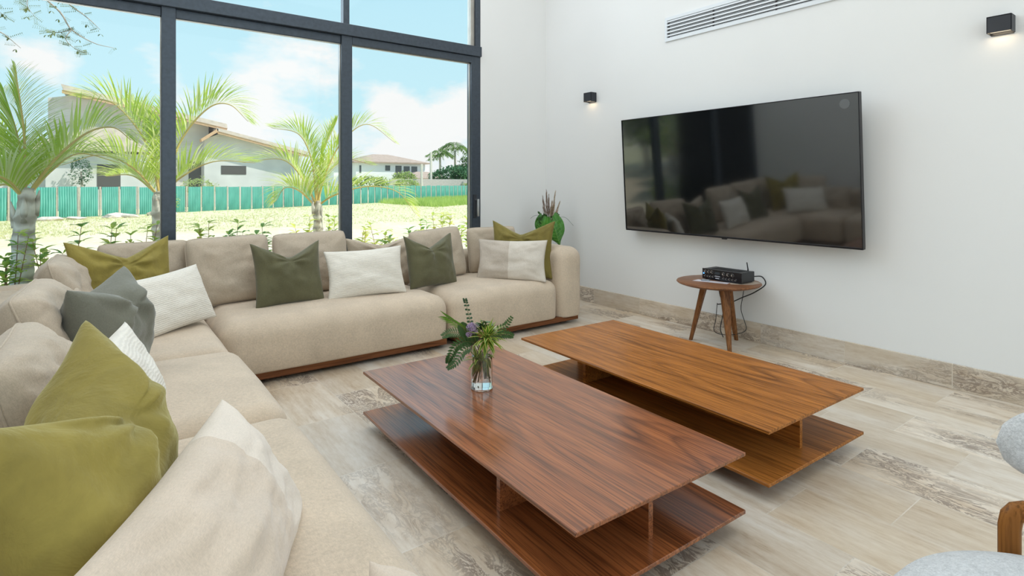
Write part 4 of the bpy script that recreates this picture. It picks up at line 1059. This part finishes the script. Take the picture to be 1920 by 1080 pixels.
# ================================================================== television
tv = setp(empty('television', (4.262, 2.752, .846)), 'very large black flat television tilted slightly down on the white wall', 'television')
tv.rotation_euler = (0, R(-3.6), 0)
HW, HH = 1.082, 1.095
obj('screen', bx(-.004, .004, -HW+.006, HW-.006, .014, HH-.006), M_screen, tv)
bm = bmesh.new()
box(bm, -.010, .03, -HW, HW, 0, .014, .002, 1); box(bm, -.010, .03, -HW, HW, HH-.006, HH, .001, 1)
box(bm, -.010, .03, -HW, -HW+.006, .014, HH-.006); box(bm, -.010, .03, HW-.006, HW, .014, HH-.006)
box(bm, .004, .03, -HW+.006, HW-.006, .014, HH-.006)
obj('bezel', bm, M_tvframe, tv)
obj('rear_housing', bx(.03, .06, -.6, .6, .12, .75, .01), M_black, tv)
obj('wall_bracket', bx(.06, .125, -.3, .3, .2, .6), M_black, tv)
setp(obj('sensor_tab', bx(-.008, .01, -.030, .012, -.010, .001, .002), M_black, tv), 'small black tab below the lower edge')
bm = bmesh.new(); cyl(bm, (-.0042, -HW+.095, HH-.075), (-.0050, -HW+.095, HH-.075), .034, n=32)
mm_ = MB('faint_sticker'); mm_.col((.035, .04, .045)); mm_.set(Roughness=.2, IOR=2.3)
setp(obj('round_sticker', bm, mm_.m, tv), 'faint round grey sticker in the upper right corner')

# ================================================================== air vent
v = setp(empty('air_vent', (XW, 2.6, 2.664)), 'long white linear air conditioning grille high on the wall above the television', 'air vent')
VL0, VL1, VH = -1.75, .845, .228
def vb(n_, y0, y1, z0, z1, x0=-.014, x1=0.0, m=M_vent): return obj(n_, bx(x0, x1, y0, y1, z0, z1, .001, 1), m, v)
bm = bmesh.new()
box(bm, -.014, 0, VL0, VL1, 0, .032); box(bm, -.014, 0, VL0, VL1, VH-.03, VH); box(bm, -.014, 0, VL0, VL0+.024, .032, VH-.03); box(bm, -.014, 0, VL1-.024, VL1, .032, VH-.03)
obj('frame', bm, M_vent, v)
vb('backing', VL0+.02, VL1-.02, .03, VH-.03, -.003, 0, M_dark)
n_s = 5; gap = (VH-.062)/n_s
for i in range(n_s):
    z = .032+gap*(i+.42)
    vb('slat', VL0+.024, VL1-.024, z, z+gap*.46, -.013, -.003)
    bm = bmesh.new(); box(bm, -.009, -.003, VL0+.024, VL1-.024, z-gap*.30, z-gap*.24); obj('deflector_blade', bm, M_vent, v)
for y in (-1.25, -.75, -.25, .32, .80):
    vb('divider', y-.008, y+.008, .032, VH-.03, -.0105, -.003, M_dark)

# ================================================================== wall lamps
M_lens = MB('lamp_lens'); M_lens.col((.75, .70, .60)); M_lens.set(Emission_Color=(1, .85, .62, 1), Emission_Strength=.35)
def sconce(label, y, z):
    s = setp(empty('wall_lamp', (XW, y, z)), label, 'wall lamp', 'black cube wall lamps')
    bm = bmesh.new(); box(bm, -.085, -.078, -.058, .058, .004, .10, .0015, 1); box(bm, -.085, 0, -.058, -.053, 0, .10, .0015, 1); box(bm, -.085, 0, .053, .058, 0, .10, .0015, 1)
    box(bm, -.085, 0, -.058, .058, .093, .10, .0015, 1)
    obj('housing', bm, M_blackmetal, s)
    obj('back_plate', bx(-.012, 0, -.053, .053, -.004, .093), M_blackmetal, s)
    setp(obj('lens', bx(-.078, -.012, -.053, .053, .012, .020), M_lens.m, s), 'cream lens on the underside')
    pl = bpy.data.lights.new('wall_lamp_light', 'AREA'); pl.shape = 'RECTANGLE'; pl.size = .06; pl.size_y = .09; pl.energy = .12; pl.color = (1, .8, .55)
    po = bpy.data.objects.new('wall_lamp_light', pl); C.objects.link(po); po.parent = s; po.location = (-.045, 0, .010)
    return s
sconce('small black cube wall lamp left of the television', 4.43, 2.205)
sconce('black cube wall lamp right of the television, near the upper right corner', .955, 2.205)

# ================================================================== grey lounge chair
ch = setp(empty('lounge_chair', (1.44, .135, 0)), 'light grey boucle chair with curved wooden frame cut by the lower right corner', 'chair')
bm = bmesh.new(); lathe(bm, [(0, .32), (.28, .32), (.345, .335), (.375, .365), (.378, .405), (.355, .438), (.30, .456), (.20, .464), (0, .466)], 64)
obj('seat', bm, M_boucle, ch, smooth=True)
# curved back pad
bm = bmesh.new(); n = 40; m_s = 20; rings = []
for i in range(n+1):
    q = -1+2*i/n; az = R(-3+q*41); e_ = (1-abs(q)**2.6)**.5 if abs(q) < 1 else 0
    hh = .112*e_+.004; tt = .045*e_+.003; rr = .43
    c_ = Vector((rr*math.cos(az), rr*math.sin(az), .667+.01*(1-q*q)))
    rd = Vector((math.cos(az), math.sin(az), 0))
    rings.append([bm.verts.new(c_+rd*tt*math.cos(2*PI*k/m_s)+Vector((0, 0, hh*math.sin(2*PI*k/m_s)))) for k in range(m_s)])
for A_, B_ in zip(rings[:-1], rings[1:]):
    for k in range(m_s): bm.faces.new((A_[k], A_[(k+1) % m_s], B_[(k+1) % m_s], B_[k]))
bm.faces.new(rings[0]); bm.faces.new(rings[-1])
obj('backrest', bm, M_boucle, ch, smooth=True)
M_teak = mat_wood('teak', (.10, .035, .008), (.25, .095, .022), (.34, .14, .035), axis='Z', rough=.35)
def bentleg(name, az0, zt):
    bm = bmesh.new(); r_ = .405
    pts = [(r_*1.02*math.cos(R(az0)), r_*1.02*math.sin(R(az0)), 0), (r_*math.cos(R(az0)), r_*math.sin(R(az0)), .3), (r_*math.cos(R(az0)), r_*math.sin(R(az0)), zt-.03)]
    tube(bm, crom(pts, 10), [.014]+[.017+.004*k/10 for k in range(10)], 14)
    return obj(name, bm, M_teak, ch, smooth=True)
for az in (140, -140):
    bm = bmesh.new(); tube(bm, [(.30*math.cos(R(az)), .30*math.sin(R(az)), .33), (.36*math.cos(R(az)), .36*math.sin(R(az)), 0)], [.02, .013], 12); obj('leg', bm, M_teak, ch, smooth=True)
bm = bmesh.new(); pol = lambda a, z, r_=.405: (r_*math.cos(R(a)), r_*math.sin(R(a)), z)
tube(bm, [pol(36, 0, .43), pol(36, .15, .42), pol(36, .3, .41), pol(36, .42), pol(36, .475), pol(35.4, .500), pol(34, .513), pol(31.5, .519)]+[pol(a, .52) for a in range(28, -29, -4)]+[pol(-31.5, .519), pol(-34, .513), pol(-35.4, .5), pol(-36, .475), pol(-36, .3, .41), pol(-36, 0, .43)],
     [.014, .017, .020]+[.0225]*24+[.020, .014], 16)
obj('bent_frame', bm, M_teak, ch, smooth=True)
bm = bmesh.new()
for a in (-20, 20): cyl(bm, (.41*math.cos(R(a)), .41*math.sin(R(a)), .52), (.425*math.cos(R(a)), .425*math.sin(R(a)), .60), .012, n=10)
obj('back_post', bm, M_teak, ch, smooth=True)
bm = bmesh.new(); tube(bm, [(.39*math.cos(R(a)), .39*math.sin(R(a)), .335) for a in range(-40, 41, 5)]+[(.0, .30, .325), (-.23, .19, .325)], .013, 10)
tube(bm, [(.39*math.cos(R(40)), -.39*math.sin(R(40)), .335), (0, -.30, .325), (-.23, -.19, .325)], .013, 10)
obj('seat_rail', bm, M_teak, ch, smooth=True)

# ================================================================== glass vase and cut greenery on the near coffee table
RT = Vector((math.cos(YAW), -math.sin(YAW), 0)); FW = Vector((-math.sin(YAW), -math.cos(YAW), 0))
VC = Vector((1.515, 2.30, .301))
def loc3(r, f, u): return RT*r+FW*f+Vector((0, 0, u))      # right, towards the room, up
vz = setp(empty('glass_vase', VC), 'clear cylindrical glass vase of water standing on the reddish coffee table', 'vase')
bm = bmesh.new(); lathe(bm, [(0, 0), (.050, 0), (.053, .003), (.053, .222), (.0515, .2235), (.050, .222), (.050, .016), (0, .016)], 56)
obj('glass', bm, mat_glass('clear_glass', (.97, .99, .985)), vz, auto=True)
bm = bmesh.new(); lathe(bm, [(0, .0165), (.0497, .0165), (.0497, .16), (0, .16)], 48)
setp(obj('water', bm, mat_glass('water', (.97, .985, .97), 1.33), vz, auto=True), 'clear water')
M_vg = mat_leaf('striped_leaf_green', (.08, .20, .015), (.16, .32, .03), .3)
M_vy = mat_leaf('striped_leaf_yellow', (.50, .50, .10), (.66, .64, .20), .3)
M_fern = mat_leaf('fern_green', (.03, .085, .02), (.07, .16, .04), .25)
M_fern2 = mat_leaf('soft_green', (.06, .13, .05), (.13, .23, .09), .25)
M_euc = mat_leaf('eucalyptus_green', (.025, .07, .03), (.05, .12, .05), .15)
M_stem = mat_leaf('stem_green', (.10, .12, .03), (.20, .20, .06), .1)
M_brown = plain('brown_stem', (.10, .065, .025), .7)
rnd = random.Random(5)
G_ = 'cut stems in the glass vase'
def sprig(name, label, cat='greenery'): return setp(empty(name, VC), label, cat, G_)
def stem(o, pts, r=.002, m=None):
    bm = bmesh.new(); tube(bm, crom(pts, 14), r, 6); return obj('stem', bm, m or M_stem, o, smooth=True)
# striped rosettes
def rosette(label, c, axis, nl, L_, wd, base=None, name='striped_leaf_rosette'):
    o = sprig(name, label); bm = bmesh.new(); ax = Vector(axis).normalized(); a = ax.orthogonal().normalized(); b = ax.cross(a)
    for i in range(nl):
        an = i*2.39996+rnd.uniform(-.2, .2); q = i/nl; tilt = .30+1.25*q
        d = ax*math.cos(tilt)+(a*math.cos(an)+b*math.sin(an))*math.sin(tilt)
        blade(bm, Vector(c)+ax*(.018*(1-q)), d, L_*rnd.uniform(.8, 1.1), wd*rnd.uniform(.85, 1.15), droop=.5*rnd.uniform(.6, 1.3), margins=True, fold=.22)
    obj('leaves', bm, [M_vg, M_vy], o)
    stem(o, [Vector(c), Vector(c)*.5+Vector((0, 0, .06)), base or loc3(.0, .0, .06)], .0035); return o
rosette('large green and yellow striped leaf rosette leaning over the front of the glass vase', loc3(.025, .035, .245), loc3(.30, .60, .72), 40, .105, .0105, loc3(.012, .0, .05))
rosette('striped leaf tuft pressed inside the left side of the glass vase', loc3(-.018, .012, .135), loc3(-.25, .5, .8), 12, .085, .0080, loc3(-.03, 0, .03))
rosette('striped leaf tuft pressed inside the right side of the glass vase', loc3(.018, .006, .16), loc3(.25, .3, .9), 12, .070, .0075, loc3(.03, 0, .05))
# downward leaves seen through the glass
o = sprig('submerged_leaves', 'drooping striped leaves and stems seen through the vase glass'); bm = bmesh.new()
for i in range(34):
    an = rnd.uniform(0, 2*PI); r0 = rnd.uniform(0, .030); z0 = rnd.uniform(.12, .20)
    p = Vector((r0*math.cos(an), r0*math.sin(an), z0)); d = Vector((math.cos(an)*.18, math.sin(an)*.18, -1))
    blade(bm, p, d, rnd.uniform(.045, .08), .0062, droop=.0, margins=True, up=Vector((math.sin(an*3), math.cos(an*2), .1)))
obj('leaves', bm, [M_vg, M_vy], o)
bm = bmesh.new()
for i in range(9):
    an = i*.9; a1 = an+2.2
    tube(bm, [(.02*math.cos(an), .02*math.sin(an), .21), (.012*math.cos(a1), .012*math.sin(a1), .11), (.032*math.cos(a1), .032*math.sin(a1), rnd.uniform(.022, .07))], .0018, 5)
obj('stem', bm, M_brown, o, smooth=True)
# palm-like spray to the left
o = sprig('palm_spray', 'long narrow green palm spray reaching out to the left of the vase'); bm = bmesh.new()
ctr = [loc3(-.02, 0, .20), loc3(-.06, .0, .27), loc3(-.12, .0, .315), loc3(-.165, .0, .345)]; ln = crom(ctr, 12)
for i in range(3, 13):
    p = ln[i]; d = (ln[min(12, i+1)]-ln[i-1]).normalized()
    for s in (-1, 1):
        dd = d+Vector((0, 0, 1))*s*.42+FW*.15*s
        blade(bm, p, dd, .065*(1.0-.25*abs(i-8)/6), .0036, droop=.25, n=5, up=FW)
obj('leaflets', bm, M_vg, o); stem(o, ctr)
# feathery fern sprays
def fern(label, pts, L_, wd, m, nleaf=14, droop=.2):
    o = sprig('fern_spray', label); bm = bmesh.new(); ln = crom(pts, nleaf)
    for i in range(2, nleaf+1):
        q = i/nleaf; p = ln[i]; d = (ln[i]-ln[i-1]).normalized(); sd = d.cross(FW); sd = sd.normalized() if sd.length > .01 else Vector((0, 0, 1))
        for s in (-1, 1): blade(bm, p, d*.6+sd*s, L_*(1-.6*q**2), wd, droop=droop, n=4, up=FW)
    obj('leaflets', bm, m, o); stem(o, pts, .0013); return o
fern('dark fern spray arching low to the left of the vase', [loc3(-.02, .01, .21), loc3(-.07, .02, .235), loc3(-.12, .03, .215), loc3(-.15, .035, .165), loc3(-.16, .04, .14)], .038, .0065, M_fern, 18)
fern('pale feathery spray at the far left of the vase', [loc3(-.02, 0, .21), loc3(-.09, -.01, .26), loc3(-.15, 0, .272), loc3(-.19, .0, .255)], .040, .0036, M_fern2, 18)
fern('drooping fern tip below the left of the vase rim', [loc3(-.03, .02, .21), loc3(-.08, .05, .20), loc3(-.12, .07, .15), loc3(-.155, .08, .125)], .034, .006, M_fern2, 14)
fern('upright fern tip on the right of the vase', [loc3(.03, 0, .22), loc3(.07, .0, .275), loc3(.115, .0, .305), loc3(.145, 0, .345)], .030, .0052, M_fern, 12)
fern('broad fern spray behind the striped rosette on the right', [loc3(.02, -.01, .22), loc3(.07, -.02, .25), loc3(.12, -.02, .258), loc3(.15, -.02, .25)], .034, .006, M_fern, 12)
fern('dark fern in the middle left of the bouquet', [loc3(-.02, 0, .20), loc3(-.055, 0, .25), loc3(-.085, .0, .285), loc3(-.10, 0, .31)], .046, .0085, M_fern, 16)
# eucalyptus
o = sprig('eucalyptus_sprig', 'tall thin eucalyptus sprig with small round leaves, highest in the vase'); pts = [loc3(-.02, 0, .21), loc3(-.05, 0, .29), loc3(-.062, 0, .35), loc3(-.077, 0, .415), loc3(-.083, 0, .435)]
bm = bmesh.new(); ln = crom(pts, 13)
for i in range(4, 14):
    for s in (-1, 1): blade(bm, ln[i], RT*s+Vector((0, 0, .35))+FW*rnd.uniform(-.5, .5), .020-.0006*i, .0075-.0002*i, droop=.1, n=4, up=FW, mid=.55)
obj('leaves', bm, M_euc, o); stem(o, pts, .0012)
# curly green leaf
o = sprig('curly_leaf_bunch', 'curly mid green leaves at the top centre of the vase'); bm = bmesh.new()
for i in range(16):
    an = rnd.uniform(0, 2*PI); p = loc3(.005+rnd.uniform(-.02, .03), rnd.uniform(-.01, .01), .29+rnd.uniform(-.02, .02))
    blade(bm, p, loc3(math.cos(an)*.7, .3, .9), rnd.uniform(.05, .075), .010, droop=1.4, n=6, fold=.5)
obj('leaves', bm, M_fern2, o); stem(o, [loc3(.0, 0, .2), loc3(.005, 0, .25), loc3(.005, 0, .29)])
# blossoms
def blossoms(name, label, c, rad, nb, m, r=.0042, petal=True):
    o = sprig(name, label, 'flower'); bm = bmesh.new()
    for i in range(nb):
        v_ = Vector((rnd.gauss(0, 1), rnd.gauss(0, 1), rnd.gauss(0, 1))).normalized()*rnd.uniform(.6, 1)
        p = Vector(c)+Vector((v_.x*rad[0], v_.y*rad[0], v_.z*rad[1])); nrm = (v_+FW*.4).normalized(); a = nrm.orthogonal().normalized(); b = nrm.cross(a)
        c0 = bm.verts.new(p-nrm*r*.3)
        ring = [bm.verts.new(p+(a*math.cos(PI*k/5)+b*math.sin(PI*k/5))*r*(1.45 if k % 2 == 0 else .75)+nrm*r*.3) for k in range(10)]
        for k in range(10): bm.faces.new((c0, ring[k], ring[(k+1) % 10]))
    obj('petals', bm, m, o); stem(o, [Vector(c), Vector(c)*.6+Vector((0, 0, .05)), loc3(0, 0, .14)], .0018); return o
blossoms('lilac_flower', 'cluster of small lilac blossoms left of the striped rosette', loc3(-.045, .02, .298), (.030, .030), 150, mat_leaf('lilac_petal', (.38, .25, .42), (.60, .48, .66), .3))
blossoms('lilac_flower', 'lower smaller group of lilac blossoms against the dark fern', loc3(-.060, .02, .268), (.016, .012), 40, MATS['lilac_petal'])
blossoms('white_flower', 'small cream white blossoms behind the striped rosette', loc3(.058, .0, .285), (.020, .020), 50, mat_leaf('white_petal', (.70, .68, .50), (.85, .84, .74), .3))

# ================================================================== floor vase with greenery in the corner behind the armrest
FV = Vector((4.05, 4.78, 0))
fv = setp(empty('floor_vase', FV), 'tall pale vase on the floor hidden behind the sofa arm, holding big leaves', 'vase')
bm = bmesh.new(); lathe(bm, [(0, 0), (.09, 0), (.12, .03), (.135, .20), (.12, .42), (.085, .56), (.075, .60), (.09, .63), (.082, .63), (.066, .60), (.07, .55), (0, .50)], 40)
obj('body', bm, plain('pale_ceramic', (.62, .58, .52), .5), fv, auto=True)
G2 = 'stems in the corner floor vase'
def cs(name, label, cat): return setp(empty(name, FV), label, cat, G2)
# elephant ear leaf
M_ear = MB('elephant_ear_green'); v_ = M_ear.mapping(); c_ = M_ear.ramp(M_ear.noise(v_, 9, 4), [(.3, (.025, .12, .012)), (.7, (.075, .27, .03))]); M_ear.col(c_); M_ear.set(Roughness=.35)
def bigleaf(label, base, updir, rightdir, L_, W_, curl):
    o = cs('elephant_ear_leaf', label, 'leaf'); bm = bmesh.new(); nu, nv = 14, 18
    nrm = Vector(rightdir).cross(Vector(updir)).normalized(); rows = []
    for i in range(nu+1):
        q = i/nu                       # 0 at lobes, 1 at tip
        wq = W_*(math.sin(PI*min(1, q*.82+.16))**.75)*(1.0 if q < .55 else 1-((q-.55)/.45)**2.2*.96)
        row = []
        for j in range(-nv, nv+1):
            u = j/nv
            rip = .010*math.sin(u*9+q*16)*abs(u)+.012*math.cos(abs(u)*22-q*6)*abs(u)**.5*.35
            zz = -abs(u)**1.4*.05*(1)+rip
            lobe = -.10*max(0, (.25-q)/.25)*(abs(u)**.7)*0
            row.append(bm.verts.new(Vector(base)+Vector(updir)*(-(q-.18)*L_+abs(u)*.055)+Vector(rightdir)*u*wq+nrm*(zz-curl*q*q)))
        rows.append(row)
    for a_, b_ in zip(rows[:-1], rows[1:]):
        for j in range(2*nv):
            if a_ is rows[0] and abs(j-nv+.5) < 2: continue
            f = bm.faces.new((a_[j], a_[j+1], b_[j+1], b_[j])); f.smooth = True
    lf = obj('leaf_blade', bm, M_ear.m, o)
    bm = bmesh.new(); pv = lambda q, u: Vector(base)+Vector(updir)*(-(q-.18)*L_+abs(u)*.055)+Vector(rightdir)*u*(W_*(math.sin(PI*min(1, q*.82+.16))**.75)*(1.0 if q < .55 else 1-((q-.55)/.45)**2.2*.96))+nrm*(.004-abs(u)**1.4*.05-curl*q*q)
    tube(bm, [pv(.18+.8*k/10, 0) for k in range(11)], [.0045-.0003*k for k in range(11)], 6)
    for k in range(7):
        for s in (-1, 1): tube(bm, [pv(.20+.1*k, 0), pv(.20+.1*k+.01, s*.45), pv(.20+.1*k+.04, s*.85)], [.0022, .0018, .0008], 5)
    setp(obj('leaf_vein', bm, mat_leaf('vein_green_'+str(len(MATS)), (.16, .36, .06), (.22, .44, .10), .1), lf, smooth=True), 'pale green veins')
    stem(o, [Vector(base), Vector(base)*.6+Vector((0, 0, .38)), Vector((0, 0, .55))], .006)
upv = (Vector((0, 0, 1))*.93-RT*.30+FW*-.1).normalized()
bigleaf('large glossy heart-shaped green leaf hanging over the sofa arm', loc3(.035, .14, .87), upv, (RT*.95+Vector((0, 0, .30))-FW*.05).normalized(), .36, .118, .06)
bigleaf('second large green leaf behind the dark olive cushion', loc3(-.075, .06, .87), (Vector((0, 0, 1))*.85+RT*.25).normalized(), (RT*.9-Vector((0, 0, .35))).normalized(), .26, .085, .05)
M_pamp = plain('pampas_tan', (.40, .29, .18), .95, vs_=60, var=.35); M_pamp2 = plain('pampas_brown', (.20, .13, .085), .95, vs_=60, var=.35)
def plume(label, base, tip, wd, m):
    o = cs('pampas_plume', label, 'dried grass'); base, tip = Vector(base), Vector(tip); L_ = (tip-base).length; d = (tip-base).normalized(); bm = bmesh.new()
    for i in range(150):
        q = rnd.random(); p = base.lerp(tip, .30+.68*q); an = rnd.uniform(0, 2*PI); a = d.orthogonal().normalized(); b = d.cross(a)
        sd = a*math.cos(an)+b*math.sin(an)
        blade(bm, p, d*1.0+sd*.32*(1-q*.6), wd*3.0*(1-.6*q), .0012, droop=.05, n=2, up=sd.cross(d))
    obj('plume', bm, m, o); stem(o, [base, base.lerp(tip, .5), base.lerp(tip, .97)], .0028, m)
for lab, r0, r1, z1, m in (('tall thin dried plume, highest in the corner vase', -.02, -.030, 1.225, M_pamp2), ('dark brown dried plume farthest left in the corner vase', -.03, -.070, 1.155, M_pamp2), ('brown dried plume next to the tallest one', -.01, -.005, 1.165, M_pamp2),
                           ('fluffy tan dried plume leaning right, second highest', 0.0, .065, 1.205, M_pamp), ('short tan dried plume in the middle of the bunch', .0, .03, 1.10, M_pamp), ('tan dried plume leaning farthest right', .01, .11, 1.09, M_pamp), ('pale dried plume low on the right of the bunch', .01, .055, 1.08, M_pamp)):
    plume(lab, loc3(r0, 0, .80), loc3(r1*1.05, 0, z1+.01), .030, m)
o = cs('leafy_sprig', 'dark green small-leaved sprigs around the foot of the dried plumes', 'greenery'); bm = bmesh.new()
for i in range(60):
    an = rnd.uniform(0, 2*PI); s = 1 if rnd.random() < .5 else -1
    c_ = loc3(s*rnd.uniform(.02, .11)-.01, rnd.uniform(0, .05), .90+rnd.uniform(-.05, .07)); blade(bm, c_, loc3(math.cos(an), .3, math.sin(an)), rnd.uniform(.03, .045), .013, droop=.2, n=4, up=FW, mid=.5)
obj('leaves', bm, M_fern, o); stem(o, [loc3(0, 0, .55), loc3(-.02, 0, .75), loc3(-.06, 0, .9)])
for lab, pts in (('thin dark grass blade arching out to the right of the corner vase', [loc3(.08, 0, .88), loc3(.13, .0, .935), loc3(.19, .0, .925), loc3(.24, 0, .875), loc3(.27, 0, .84)]),
                 ('thin dark grass blade arching out to the left of the corner vase', [loc3(-.07, 0, .92), loc3(-.12, .0, .955), loc3(-.17, .0, .95), loc3(-.21, 0, .92)]),
                 ('short thin grass blade hanging right of the big leaf', [loc3(.10, .02, .88), loc3(.13, .02, .88), loc3(.15, .02, .82), loc3(.155, 0, .76)])):
    bm = bmesh.new(); tube(bm, [Vector((0, 0, .55)), Vector(pts[0])*.5+Vector((0, 0, .35))]+crom(pts, 16), .0016, 5); o = obj('grass_blade', bm, M_euc, smooth=True, loc=FV); setp(o, lab, 'grass', G2)
